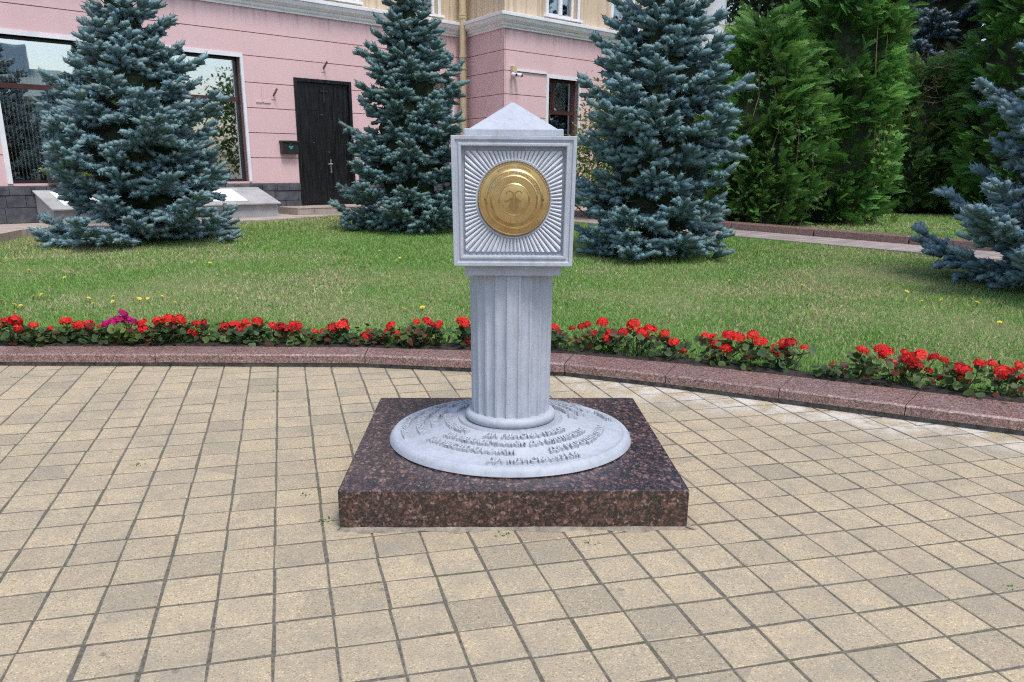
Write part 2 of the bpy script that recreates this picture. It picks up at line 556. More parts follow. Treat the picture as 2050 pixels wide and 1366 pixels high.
# lawn sheet: from under the kerb to far behind the trees
xs = np.concatenate([np.linspace(-40, -9, 12)[:-1], np.linspace(-9, 14, 70), np.linspace(14, 60, 12)[1:]])
km = (KF + KB) / 2
ts = np.concatenate([np.linspace(0, 1, 40) ** 1.6])
LV, LF = [], []
for x in xs:
    y0 = np.interp(x, km[:, 0], km[:, 1])
    for t in ts:
        y = y0 + t * (90 - y0)
        z = float(lawn_z(y)) + 0.012 * math.sin(x * 1.7 + y * 0.9) * math.sin(y * 1.3 - x * 0.6) * min(1, (y - y0) / 1.5)
        LV.append((x, y, z))
nt = len(ts)
for i in range(len(xs) - 1):
    for j in range(nt - 1):
        LF.append((i * nt + j, (i + 1) * nt + j, (i + 1) * nt + j + 1, i * nt + j + 1))
tag(mesh_obj('lawn', LV, LF, M['lawn'], smooth=True), 'mown green lawn rising gently behind the flower row', 'lawn', kind='structure')

# paving: joint bed with the pavers on it
ps = MB()
ps.add([(-12, -3, -0.0018), (12, -3, -0.0018), (12, 6.6, -0.0018), (-12, 6.6, -0.0018)], [(0, 1, 2, 3)])
paving = ps.build('paving', M['joint'])
tag(paving, 'beige square concrete pavers laid in a slanting grid', 'paving', kind='structure')

def paver_mesh(w, d, h=0.05, c=0.002, jit=0.0):
    V = []
    j = lambda: random.uniform(-jit, jit)
    for (zz, ins) in ((-h, 0), (-c, 0), (0, c)):
        for sx, sy in ((-1, -1), (1, -1), (1, 1), (-1, 1)):
            V.append((sx * (w / 2 - ins) + j(), sy * (d / 2 - ins) + j(), zz))
    F = [(8, 9, 10, 11)]
    for L in (0, 4):
        for q in range(4):
            F.append((L + q, L + (q + 1) % 4, L + 4 + (q + 1) % 4, L + 4 + q))
    return V, F

pmesh = []
for q in range(8):
    V, F = paver_mesh(TX - 0.0118 + random.uniform(-.002, .002), TY - 0.0132, jit=0.0022)
    me = bpy.data.meshes.new('paver')
    me.from_pydata(V, [], F)
    me.materials.append(M['paver'])
    me.update()
    pmesh.append(me)

CP, SP = math.cos(0.3018), math.sin(0.3018)
def cam_px(x, y, z):
    zz = z - 1.5
    d = y * CP - zz * SP
    u = y * SP + zz * CP
    return 1025 + 1700 * x / d, 857 - 1700 * u / d, d

MC = (-0.008, 4.095)       # monument axis
MROT = 0.028
cells = []
ct, st_ = math.cos(TTH), math.sin(TTH)
for i in range(-32, 40):
    for j in range(-28, 30):
        a, b = (i + 0.5) * TX, (j + 0.5) * TY
        x = TORG[0] + a * ct - b * st_
        y = TORG[1] + a * st_ + b * ct
        if y < 1.6 or abs(x) > 5.2: continue
        if y > np.interp(x, km[:, 0], km[:, 1]) - 0.02: continue
        dx, dy = x - MC[0], y - MC[1]
        lx, ly = dx * math.cos(MROT) + dy * math.sin(MROT), -dx * math.sin(MROT) + dy * math.cos(MROT)
        if abs(lx) < 0.66 and abs(ly) < 0.66: continue
        u, v, d = cam_px(x, y, 0)
        cells.append((d, x, y, -60 < u < 2110 and v < 1420))
cells.sort(key=lambda c: (not c[3], c[0]))
n_single = 0
fv, ff = [], []
for (d, x, y, vis) in cells:
    rz = TTH + random.gauss(0, 0.004)
    x += random.gauss(0, 0.0012); y += random.gauss(0, 0.0012)
    zt = abs(random.gauss(0, 0.0008))
    tilt = (random.gauss(0, 0.002), random.gauss(0, 0.002))
    if vis and n_single < 300:
        o = bpy.data.objects.new('paver', pmesh[n_single % 8])
        o.location = (x, y, zt)
        o.rotation_euler = (tilt[0], tilt[1], rz)
        link(o, paving)
        n_single += 1
    else:
        V, F = paver_mesh(TX - 0.0118, TY - 0.0132, jit=0.0022)
        mt = Matrix.Translation((x, y, zt)) @ Matrix.Rotation(rz, 4, 'Z') @ Matrix.Rotation(tilt[0], 4, 'X') @ Matrix.Rotation(tilt[1], 4, 'Y')
        o0 = len(fv)
        fv += [tuple(mt @ Vector(p)) for p in V]
        ff += [tuple(k + o0 for k in f) for f in F]
tag(mesh_obj('paver_field', fv, ff, M['paver'], paving), kind='stuff')

# near kerb: long granite blocks on a mortar bed
kerb = empty('kerb', (0, 6.3, 0))
tag(kerb, 'low red granite kerb curving between the pavers and the flower row', 'kerb', kind='structure')
def along(P, x):
    return np.array([x, np.interp(x, P[:, 0], P[:, 1])])
def kerb_block(f0, f1, b0, b1, z0, z1, mat, parent, cham=0.012):
    f0, f1, b0, b1 = (np.array(q, float) for q in (f0, f1, b0, b1))
    t = (f1 - f0) / np.linalg.norm(f1 - f0)
    f0 = f0 + t * 0.003; b0 = b0 + t * 0.003; f1 = f1 - t * 0.003; b1 = b1 - t * 0.003
    nb = np.array([-t[1], t[0]])
    m = MB()
    m.add([(*f0, z0), (*f1, z0), (*b1, z0), (*b0, z0), (*f0, z1 - cham), (*f1, z1 - cham),
           (*(f0 + nb * cham), z1), (*(f1 + nb * cham), z1), (*b1, z1), (*b0, z1)],
          [(0, 3, 2, 1), (0, 1, 5, 4), (4, 5, 7, 6), (6, 7, 8, 9), (1, 2, 8, 7, 5), (0, 4, 6, 9, 3), (2, 3, 9, 8)])
    return m.build('kerb_block', mat, parent)
fx = [-9.0, -6.3, -4.35, -2.715, -1.126, 0.382, 1.073, 1.753, 2.422, 3.04, 3.72, 4.4, 5.1]
bx_ = [-9.0, -6.3, -4.38, -2.77, -1.14, 0.47, 1.22, 1.955, 2.66, 3.30, 3.98, 4.68, 5.4]
for q in range(len(fx) - 1):
    # long blocks on the bend follow it in two steps that share a mesh joint
    kerb_block(along(KF, fx[q]), along(KF, fx[q + 1]), along(KB, bx_[q]), along(KB, bx_[q + 1]), 0.034 + 0.002 * (q % 2), 0.100 + random.uniform(-.002, .002), M['granite_pink'], kerb)
bed = MB()
for q in range(len(fx) - 1):
    a, b = along(KF, fx[q]), along(KF, fx[q + 1])
    c, d = along(KB, bx_[q + 1]), along(KB, bx_[q])
    t = (b - a) / np.linalg.norm(b - a)
    nb = np.array([-t[1], t[0]]) * 0.022
    bed.hexa([(*(a + nb), -0.03), (*(b + nb), -0.03), (*c, -0.03), (*d, -0.03), (*(a + nb), 0.033), (*(b + nb), 0.033), (*c, 0.033), (*d, 0.033)])
bed.build('mortar_bed', M['mortar'], kerb)

# soil of the flower row, a lumpy strip behind the kerb
sv, sf = [], []
sxs = np.linspace(-8, 6, 160)
for x in sxs:
    yb = np.interp(x, KB[:, 0], KB[:, 1])
    for q, off in enumerate((-0.06, 0.04, 0.13, 0.22, 0.30)):
        sv.append((x + off * 0.3 * (x > 0.2), yb + off + (0.03 * random.random() if q == 4 else 0), 0.074 + 0.028 * math.sin(math.pi * q / 4) + random.uniform(-.008, .012) - (0.03 if q == 0 else 0)))
for i in range(len(sxs) - 1):
    for q in range(4):
        sf.append((i * 5 + q, (i + 1) * 5 + q, (i + 1) * 5 + q + 1, i * 5 + q + 1))
tag(mesh_obj('soil_bed', sv, sf, M['soil'], smooth=True), 'narrow bed of dark soil behind the granite kerb', 'soil', kind='structure')

# footpath along the building, and the grey path with its kerb on the right
fp = MB()
edge = [(-16, 7.6), (-9.2, 11.6), (-7.95, 13.4), (-8.1, 14.3), (-7.95, 14.85), (-7.27, 15.28), (-6.5, 15.85), (-5.66, 16.51), (-4.7, 17.52), (-3.71, 19.2), (-2.2, 20.4), (-0.6, 20.6), (1.5, 21.0)]
back = [(-24, 9.0), (-17, 12.0), (-11.3, 14.3), (-10.6, 15.0), (-10.2, 15.4), (-9.5, 16.1), (-8.5, 17.1), (-7.5, 18.1), (-6.0, 19.4), (-4.0, 21.4), (-2.2, 23.2), (-1.1, 23.3), (3.0, 25.4)]
for i in range(len(edge) - 1):
    fp.hexa([(*edge[i], 0.2), (*edge[i + 1], 0.2), (*back[i + 1], 0.2), (*back[i], 0.2), (*edge[i], 0.401), (*edge[i + 1], 0.401), (*back[i + 1], 0.401), (*back[i], 0.401)])
tag(fp.build('pavement', M['footpath']), 'pale slab pavement at the foot of the pink building', 'pavement', kind='structure')

pd = np.array([0.722, -0.692]); pn = np.array([0.692, 0.722])
P0 = np.array([3.62, 15.32])
pth = MB()
Ls = np.linspace(-5.5, 9, 15)
for a, b in zip(Ls[:-1], Ls[1:]):
    q = [P0 + pd * a, P0 + pd * b, P0 + pd * b + pn * 0.98, P0 + pd * a + pn * 0.98]
    z = [float(lawn_z(p[1])) + 0.03 for p in q]
    pth.hexa([(*p, zz - 0.12) for p, zz in zip(q, z)] + [(*p, zz) for p, zz in zip(q, z)])
tag(pth.build('path', M['path_grey']), 'narrow grey paved path in front of the tall hedge', 'path', kind='structure')
kerb2 = empty('kerb', (5.5, 14.8, 0.3))
tag(kerb2, 'low red granite kerb along the grey path below the tall hedge', 'kerb', kind='structure')
for a in np.arange(-5.2, 8.5, 1.62):
    q = [P0 + pd * a + pn * 1.0, P0 + pd * (a + 1.6) + pn * 1.0, P0 + pd * (a + 1.6) + pn * 1.26, P0 + pd * a + pn * 1.26]
    z = [float(lawn_z(p[1])) for p in q]
    m = MB()
    m.hexa([(*p, zz - 0.1) for p, zz in zip(q, z)] + [(*p, zz + 0.15) for p, zz in zip(q, z)])
    m.build('kerb_block', M['granite_pink'], kerb2, bevel=0.012)

# ------------------------------------------------------------------ the monument
mon = empty('monument', (MC[0], MC[1], 0.0))
tag(mon, 'white concrete distance marker with fluted column and brass medallion on granite slab', 'monument')

def rotm(V):
    c_, s_ = math.cos(MROT), math.sin(MROT)
    return [(MC[0] + (x * c_ - y * s_), MC[1] + (x * s_ + y * c_), z) for x, y, z in V]

class RM(MB):
    """shapes in the monument's own turned frame"""
    def build(self, *a, **k):
        self.v = rotm(self.v)
        return super().build(*a, **k)

RM().box(-0.745, 0.745, -0.745, 0.745, -0.04, 0.18).build('granite_slab', M['granite_dark'], mon, bevel=0.004)

# smear of mortar and dirt round the foot of the slab
mf = RM()
for sx, sy in ((0, -1), (1, 0), (0, 1), (-1, 0)):
    n_ = 46
    V, F = [], []
    for i in range(n_ + 1):
        t = -0.755 + 1.51 * i / n_
        w = 0.012 + 0.030 * max(0.0, math.sin(i * 0.55 + 2 * sx + sy) * 0.5 + random.uniform(-.3, .55))
        for o, z in ((0.740, 0.016), (0.7455 + w * .4, 0.007), (0.7455 + w, 0.0012)):
            V.append((t, sy * o, z) if sy else (sx * o, t, z))
    for i in range(n_):
        for q in range(2):
            f = (i * 3 + q, (i + 1) * 3 + q, (i + 1) * 3 + q + 1, i * 3 + q + 1)
            F.append(f)
    mf.add(V, F)
mf.build('mortar_fillet', M['mortar_pale'], mon)
def disc_z(r_):
    return 0.224 + 0.062 * (0.555 - r_) / 0.293
m = RM()
prof = [(0.597, 0.179), (0.606, 0.186), (0.600, 0.204), (0.588, 0.219), (0.574, 0.226), (0.566, 0.2255), (0.562, 0.222)]
for (ra, rb) in ((0.555, 0.489), (0.484, 0.419), (0.414, 0.350), (0.345, 0.262)):
    prof += [(ra, disc_z(ra) - 0.002), (rb, disc_z(rb) - 0.008)]
prof += [(0.258, 0.289), (0.252, 0.284), (0.10, 0.284)]
m.lathe(prof, 0, 0, 128)
disc = m.build('base_disc', M['concrete'], mon, auto=50)

m = RM()
tp = []
for q in range(13):
    t = -math.pi / 2 + math.pi * q / 12
    tp.append((0.202 + 0.022 * math.cos(t), 0.306 + 0.024 * math.sin(t)))
m.lathe([(0.15, 0.280)] + tp + [(0.15, 0.331)], 0, 0, 96)
m.build('base_ring', M['concrete'], mon, auto=60)

# fluted shaft
NFL, SUB = 22, 12
levels = [(0.325, 0.193, 1.0), (0.345, 0.1935, 0.25), (0.365, 0.194, 1.0)] + [(0.365 + q * (1.0 - 0.365) / 14, 0.194 + 0.004 * q / 14, 1.0) for q in range(1, 15)] + [(1.016, 0.198, 1.0)]
levels[0] = (0.325, 0.193, 0.9)
levels[1] = (0.345, 0.1935, 1.0)
V, F = [], []
NN = NFL * SUB
for (z, r_, amt) in levels:
    for k_ in range(NN):
        t = 2 * math.pi * (k_ + 0.5) / NN
        ph = (k_ % SUB) / SUB
        dep = 0.0
        if ph > 0.2:
            w = (ph - 0.2) / 0.8
            dep = 0.0135 * math.sqrt(max(0, 1 - (2 * w - 1) ** 2)) * (0.9 + 0.2 * math.sin(k_ // SUB * 2.1 + z * 3))
        wob = 0.0022 * math.sin(z * 17 + (k_ // SUB) * 1.9) + 0.0015 * math.sin(z * 41 + k_ // SUB)
        rr = r_ - dep * amt
        V.append((rr * math.cos(t + wob * 2.2), rr * math.sin(t + wob * 2.2), z))
for i in range(len(levels) - 1):
    for k_ in range(NN):
        F.append((i * NN + k_, i * NN + (k_ + 1) % NN, (i + 1) * NN + (k_ + 1) % NN, (i + 1) * NN + k_))
m = RM(); m.add(V, F)
m.build('column_shaft', M['concrete'], mon, auto=35)
RM().box(-0.218, 0.218, -0.218, 0.218, 1.014, 1.064).build('neck_plate', M['concrete'], mon, bevel=0.006)

# head block: a box a little wider at the top, with a recessed panel on the front
hb = RM()
def fr(hw, z0, z1, y):      # rectangle in the front plane, narrower at its foot
    k0, k1 = hw * 0.985, hw * 1.012
    return [(-k0, y, z0), (k0, y, z0), (k1, y, z1), (-k1, y, z1)]
FY = -0.262
ZB, ZT = 1.062, 1.614
rings = [fr(0.268, ZB, ZT, FY), fr(0.252, ZB + 0.017, ZT - 0.017, FY), fr(0.250, ZB + 0.019, ZT - 0.019, FY + 0.008), fr(0.240, ZB + 0.03, ZT - 0.029, FY + 0.008),
         fr(0.238, ZB + 0.032, ZT - 0.031, FY + 0.002), fr(0.226, ZB + 0.044, ZT - 0.042, FY + 0.002), fr(0.221, ZB + 0.048, ZT - 0.046, FY + 0.036)]
V = [p for r_ in rings for p in r_]
F = []
for i in range(len(rings) - 1):
    for k_ in range(4):
        F.append((i * 4 + k_, i * 4 + (k_ + 1) % 4, (i + 1) * 4 + (k_ + 1) % 4, (i + 1) * 4 + k_))
L = len(V) - 4
F.append((L, L + 1, L + 2, L + 3))
bk = [(p[0], 0.262, p[2]) for p in rings[0]]
V += bk
o_ = len(V) - 4
F += [(0, o_, o_ + 1, 1), (1, o_ + 1, o_ + 2, 2), (2, o_ + 2, o_ + 3, 3), (3, o_ + 3, o_, 0), (o_ + 3, o_ + 2, o_ + 1, o_)]
hb.add(V, F)
head = hb.build('head_block', M['concrete'], mon, bevel=0.0025)

# relief of rays round the medallion
ray = RM()
MZ = 1.345
NR = 76
hz0, hz1, hx = 1.124 - MZ, 1.552 - MZ, 0.2115
PY = FY + 0.036
def edge_r(t):
    c_, s_ = math.cos(t), math.sin(t)
    return min(hx / max(1e-6, abs(c_)), (hz1 if s_ > 0 else -hz0) / max(1e-6, abs(s_)))
for k_ in range(NR):
    t0 = 2 * math.pi * (k_ + 0.09 + random.uniform(-.03, .03)) / NR
    t1 = 2 * math.pi * (k_ + 0.91 + random.uniform(-.03, .03)) / NR
    tm = (t0 + t1) / 2
    r0 = 0.166
    P = []
    for t in (t0, tm, t1):
        for r_ in (r0, edge_r(t)):
            P.append((r_ * math.cos(t), r_ * math.sin(t)))
    ri, ro = 0.008, 0.017
    V = [(P[0][0], PY - ri, MZ + P[0][1]), (P[1][0], PY - ri, MZ + P[1][1]), (P[2][0], PY - ro, MZ + P[2][1]), (P[3][0], PY - ro, MZ + P[3][1]),
         (P[4][0], PY - ri, MZ + P[4][1]), (P[5][0], PY - ri, MZ + P[5][1]),
         (P[0][0], PY + .004, MZ + P[0][1]), (P[1][0], PY + .004, MZ + P[1][1]), (P[4][0], PY + .004, MZ + P[4][1]), (P[5][0], PY + .004, MZ + P[5][1])]
    ray.add(V, [(0, 1, 3, 2), (2, 3, 5, 4), (6, 7, 1, 0), (4, 5, 9, 8), (1, 7, 9, 5, 3), (0, 2, 4, 8, 6)])
tag(ray.build('ray_relief', M['ray_paint'], head), kind='stuff')
# plain back board of the rays so that the pebbled border is a hair deeper
RM().box(-0.2125, 0.2125, PY - 0.0035, PY + 0.01, 1.1235, 1.5535).build('ray_panel', M['bare'], head)

# medallion, lathe about the Y axis
def ylathe(prof, n=96):
    """profile (radius, how far out of the panel)"""
    V, F = [], []
    for (r_, d) in prof:
        for k_ in range(n):
            t = 2 * math.pi * k_ / n
            V.append((0.002 + r_ * math.cos(t), PY - d, MZ + 0.005 + r_ * math.sin(t)))
    for i in range(len(prof) - 1):
        for k_ in range(n):
            F.append((i * n + k_, i * n + (k_ + 1) % n, (i + 1) * n + (k_ + 1) % n, (i + 1) * n + k_))
    F.append(tuple((len(prof) - 1) * n + k_ for k_ in range(n)))
    return V, F
m = RM(); m.add(*ylathe([(0.171, 0.0), (0.171, 0.010), (0.167, 0.014), (0.160, 0.012), (0.158, 0.006), (0.10, 0.006)]))
m.build('medallion_seat', M['concrete'], head, auto=40)
RMED = 0.1565
m = RM(); m.add(*ylathe([(RMED, 0.006), (RMED, 0.021), (RMED * .975, 0.0275), (RMED * .955, 0.0275), (RMED * .945, 0.0235), (RMED * .82, 0.0245), (RMED * .812, 0.0285),
                          (RMED * .765, 0.0325), (RMED * .752, 0.0265), (RMED * .665, 0.0275), (RMED * .657, 0.0305), (RMED * .63, 0.0325), (RMED * .622, 0.0255), (RMED * .435, 0.0255)]))
med = m.build('medallion', M['brass'], mon, auto=30)
m = RM(); m.add(*ylathe([(RMED * .440, 0.024), (RMED * .440, 0.0315), (RMED * .415, 0.0345), (RMED * .405, 0.0285), (RMED * .20, 0.0305)]))
m.build('centre_disc', M['brass'], med, auto=30)
# ring of short rays
m = RM()
for k_ in range(64):
    t = 2 * math.pi * (k_ + 0.5) / 64
    if abs(math.sin(t)) < 0.11 or abs(math.cos(t)) < 0.11: continue
    V = []
    for d in (0.025, 0.0315):
        for r_, w in ((RMED * .46, .0016), (RMED * .60, .0024)):
            for s_ in (-1, 1):
                V.append((0.002 + r_ * math.cos(t) - s_ * w * math.sin(t), PY - d, MZ + 0.005 + r_ * math.sin(t) + s_ * w * math.cos(t)))
    m.add(V, [(4, 5, 7, 6), (0, 4, 6, 2), (1, 3, 7, 5), (2, 6, 7, 3), (0, 1, 5, 4)])
tag(m.build('ray_ring', M['brass'], med), kind='stuff')

def text_mesh(body, size, extrude, bold=0.0):
    cu = bpy.data.curves.new('text', 'FONT')
    cu.body = body
    cu.size = size
    cu.extrude = extrude
    cu.resolution_u = 2
    cu.offset = bold
    cu.space_character = 1.08
    cu.align_x = 'CENTER'
    ob = bpy.data.objects.new('text', cu)
    C.objects.link(ob)
    dg = bpy.context.evaluated_depsgraph_get()
    me = bpy.data.meshes.new_from_object(ob.evaluated_get(dg))
    V = np.array([v.co[:] for v in me.vertices])
    F = [tuple(p.vertices) for p in me.polygons]
    bpy.data.objects.remove(ob)
    bpy.data.curves.remove(cu)
    bpy.data.meshes.remove(me)
    return V, F

def ring_text_front(body, size, r0, t_mid, flip, mat, depth):
    V, F = text_mesh(body, size, 0.0012)
    out = []
    for x, y, z in V:
        if not flip:      # reads over the top
            t = t_mid - x / r0
            r_ = r0 + y
        else:             # reads along the bottom
            t = t_mid + x / r0
            r_ = r0 + size * 0.72 - y
        out.append((0.002 + r_ * math.cos(t), PY - depth - z, MZ + 0.005 + r_ * math.sin(t)))
    m = RM(); m.add(out, F)
    return m.build('inscription', mat, med)
ring_text_front('ПАЧАТАК АДЛІКУ АЎТАМАБІЛЬНЫХ ДАРОГ', 0.0125, RMED * .676, math.pi / 2, False, M['brass_dark'], 0.0278)
ring_text_front('РЭСПУБЛІКА БЕЛАРУСЬ', 0.0115, RMED * .85, math.pi / 2, False, M['brass_dark'], 0.0248)
ring_text_front('НУЛЯВЫ КІЛАМЕТР АЎТАМАБІЛЬНЫХ ДАРОГ', 0.0135, RMED * .845, -math.pi / 2, True, M['brass'], 0.0250)
for sx in (-1, 1):
    m = RM()
    V, F = [], []
    n = 14
    for d, r_ in ((0.024, 0.0052), (0.0285, 0.0052), (0.0298, 0.0035)):
        for k_ in range(n):
            t = 2 * math.pi * k_ / n
            V.append((0.002 + sx * RMED * .80 + r_ * math.cos(t), PY - d, MZ + 0.004 + r_ * math.sin(t)))
    for i in range(2):
        for k_ in range(n):
            F.append((i * n + k_, i * n + (k_ + 1) % n, (i + 1) * n + (k_ + 1) % n, (i + 1) * n + k_))
    F.append(tuple(2 * n + k_ for k_ in range(n)))
    m.add(V, F)
    m.build('screw', M['dark_metal'], med)

# emblem: two arched wheat ears over a road that narrows to the top, with wings
def plate(poly, d0, d1):
    n = len(poly)
    V = [(0.002 + x, PY - d0, MZ + 0.005 + z) for x, z in poly] + [(0.002 + x, PY - d1, MZ + 0.005 + z) for x, z in poly]
    F = [tuple(range(n, 2 * n))] + [(i, (i + 1) % n, n + (i + 1) % n, n + i) for i in range(n)]
    return V, F
m = RM()
s_ = RMED / 550.0
def E(pts): return [((x - 675) * s_, (700 - y) * s_) for x, y in pts]
for poly in ([(668, 590), (668, 895), (590, 800), (628, 700), (555, 755), (510, 690), (560, 720), (645, 665)],
             [(684, 590), (684, 895), (755, 800), (722, 700), (760, 752), (830, 690), (785, 722), (705, 665)]):
    m.add(*plate(E(poly), 0.029, 0.0328))
for sg in (-1, 1):
    for k_ in range(6):
        t = R(35 + 24 * k_)
        cx, cy = 675 + sg * (70 + 55 * math.cos(t)), 640 - 62 * math.sin(t)
        a = t + 0.7
        e = [(cx + sg * 26 * math.cos(a), cy - 26 * math.sin(a)), (cx + sg * 9 * math.cos(a + 1.57), cy - 9 * math.sin(a + 1.57)),
             (cx - sg * 14 * math.cos(a), cy + 14 * math.sin(a)), (cx - sg * 9 * math.cos(a + 1.57), cy + 9 * math.sin(a + 1.57))]
        m.add(*plate(E(e), 0.029, 0.0325))
m.build('emblem', M['brass_mid'], med)

# roof: flat plate and low pyramid
RM().box(-0.216, 0.216, -0.216, 0.216, 1.612, 1.644).build('roof_plate', M['concrete'], mon, bevel=0.005)
m = RM()
h_ = 0.196
m.add([(-h_, -h_, 1.642), (h_, -h_, 1.642), (h_, h_, 1.642), (-h_, h_, 1.642), (-.008, -.008, 1.762), (.008, -.008, 1.762), (.008, .008, 1.762), (-.008, .008, 1.762)],
      [(0, 1, 5, 4), (1, 2, 6, 5), (2, 3, 7, 6), (3, 0, 4, 7), (4, 5, 6, 7), (3, 2, 1, 0)])
m.build('pyramid_roof', M['concrete'], mon, bevel=0.006)

# raised letters in four rings on the base disc
def disc_z(r_):
    return 0.224 + 0.062 * (0.555 - r_) / 0.293
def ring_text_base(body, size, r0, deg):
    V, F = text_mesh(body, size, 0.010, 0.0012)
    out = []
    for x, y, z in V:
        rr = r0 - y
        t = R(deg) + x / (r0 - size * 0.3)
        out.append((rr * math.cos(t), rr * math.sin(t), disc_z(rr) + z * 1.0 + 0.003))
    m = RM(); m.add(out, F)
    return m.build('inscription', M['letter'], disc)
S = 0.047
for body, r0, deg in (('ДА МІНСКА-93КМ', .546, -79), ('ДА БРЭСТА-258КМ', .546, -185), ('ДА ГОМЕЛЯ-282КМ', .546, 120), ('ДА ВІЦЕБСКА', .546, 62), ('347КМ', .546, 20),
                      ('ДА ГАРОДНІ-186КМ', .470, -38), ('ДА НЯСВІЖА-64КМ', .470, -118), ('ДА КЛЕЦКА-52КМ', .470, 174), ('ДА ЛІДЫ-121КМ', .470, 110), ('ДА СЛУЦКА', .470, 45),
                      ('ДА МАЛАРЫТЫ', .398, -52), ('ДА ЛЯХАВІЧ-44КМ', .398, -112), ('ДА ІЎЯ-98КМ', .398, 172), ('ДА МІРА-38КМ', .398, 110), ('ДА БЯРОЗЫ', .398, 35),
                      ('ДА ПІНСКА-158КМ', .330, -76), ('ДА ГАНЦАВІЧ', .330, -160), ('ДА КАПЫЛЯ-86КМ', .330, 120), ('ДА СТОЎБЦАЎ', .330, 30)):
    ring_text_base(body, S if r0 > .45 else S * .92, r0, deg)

# ------------------------------------------------------------------ the pink building
WA = R(44.5)
d1 = np.array([math.sin(WA), math.cos(WA), 0.0]); n1 = np.array([math.cos(WA), -math.sin(WA), 0.0])
OL = np.array([-5.344, 19.386, 0.0])
INNER = OL + d1 * 5.797
OUTER = np.array([-0.2445, 21.664, 0.0])
dr = (OUTER - INNER); RET = float(np.linalg.norm(dr)); dr = dr / RET
nr = np.array([dr[1], -dr[0], 0.0])
if nr[1] > 0: nr = -nr
bld = empty('building', tuple(OL))
tag(bld, 'pink and cream plastered building with white cornice behind the spruces', 'building')

class Wall:
    def __init__(self, O, d, n):
        self.O, self.d, self.n = O, d, n
    def p(self, s, z, off=0.0):
        return tuple(self.O + self.d * s + self.n * off + np.array([0, 0, z]))
    def box(self, mb, s0, s1, z0, z1, o0, o1):
        return mb.hexa([self.p(s0, z0, o0), self.p(s1, z0, o0), self.p(s1, z0, o1), self.p(s0, z0, o1),
                        self.p(s0, z1, o0), self.p(s1, z1, o0), self.p(s1, z1, o1), self.p(s0, z1, o1)])
WL = Wall(OL, d1, n1); WR = Wall(OUTER, d1, n1); WT = Wall(INNER, dr, nr)

def split(s0, s1, z0, z1, openings):
    zs = sorted({z0, z1} | {z for o in openings for z in (o[2], o[3]) if z0 < z < z1})
    out = []
    for za, zb in zip(zs[:-1], zs[1:]):
        cut = sorted([(o[0], o[1]) for o in openings if o[2] < zb - 1e-6 and o[3] > za + 1e-6])
        s = s0
        for a, b in cut:
            if a > s: out.append((s, a, za, zb))
            s = max(s, b)
        if s < s1: out.append((s, s1, za, zb))
    return out

ROWS = [1.05, 1.58, 2.09, 2.59, 3.09, 3.61, 4.06, 4.535]
openL = [(-5.12, -3.28, 1.09, 3.56), (-2.36, -0.50, 1.09, 3.56), (0.74, 2.24, 0.55, 3.26), (4.35, 5.34, 2.2, 3.5)]
openR = [(1.55, 2.72, 1.3, 3.54), (3.97, 5.2, 1.3, 3.54)]
upL = [(1.25, 2.48, 4.97, 7.0), (3.92, 4.92, 4.97, 7.0), (-2.2, -1.0, 4.97, 7.0)]
upR = [(1.50, 2.58, 4.97, 7.0), (4.02, 5.1, 4.97, 7.0)]
for W, s0, s1, ops in ((WL, -11.0, 5.797, openL), (WT, 0.0, RET, []), (WR, 0.0, 7.9, openR)):
    core = MB()
    for (a, b, za, zb) in split(s0 + (0.16 if W is WR else 0.0), s1 - (0.14 if W is WT else 0.0), 0.3, 4.6, ops):
        W.box(core, a, b, za, zb, -0.35, -0.018)
    if W is WT: W.box(core, RET - 0.1399, RET - 0.006, 0.3, 4.6, -0.03, -0.018)
    if W is WR: W.box(core, 0.004, 0.1599, 0.3, 4.6, -0.03, -0.018)
    core.build('wall_core', M['pink_groove'], bld)
    for r0, r1 in zip(ROWS[:-1], ROWS[1:]):
        for (a, b, za, zb) in split(s0, s1, r0, r1, ops):
            lo = 0.008 if abs(za - r0) < 1e-6 and r0 > 1.06 else 0.0
            hi = 0.008 if abs(zb - r1) < 1e-6 else 0.0
            pm = MB()
            W.box(pm, a + (0.001 if a > s0 else 0), b - (0.001 if b < s1 else 0), za + lo, zb - hi, -0.0175, 0.0)
            pm.build('wall_panel', M['pink'], bld)
for W, s0, s1, ops in ((WL, -11.0, 5.797, upL), (WT, 0.0, RET, []), (WR, 0.0, 7.9, upR)):
    up = MB()
    for (a, b, za, zb) in split(s0 + (0.16 if W is WR else 0.0), s1 - (0.14 if W is WT else 0.0), 4.6, 8.2, ops):
        W.box(up, a, b, za, zb, -0.35, -0.004)
    if W is WT: W.box(up, RET - 0.1399, RET - 0.004, 4.6, 8.2, -0.03, -0.004)
    if W is WR: W.box(up, 0.004, 0.1599, 4.6, 8.2, -0.03, -0.004)
    up.build('upper_wall', M['cream'], bld)

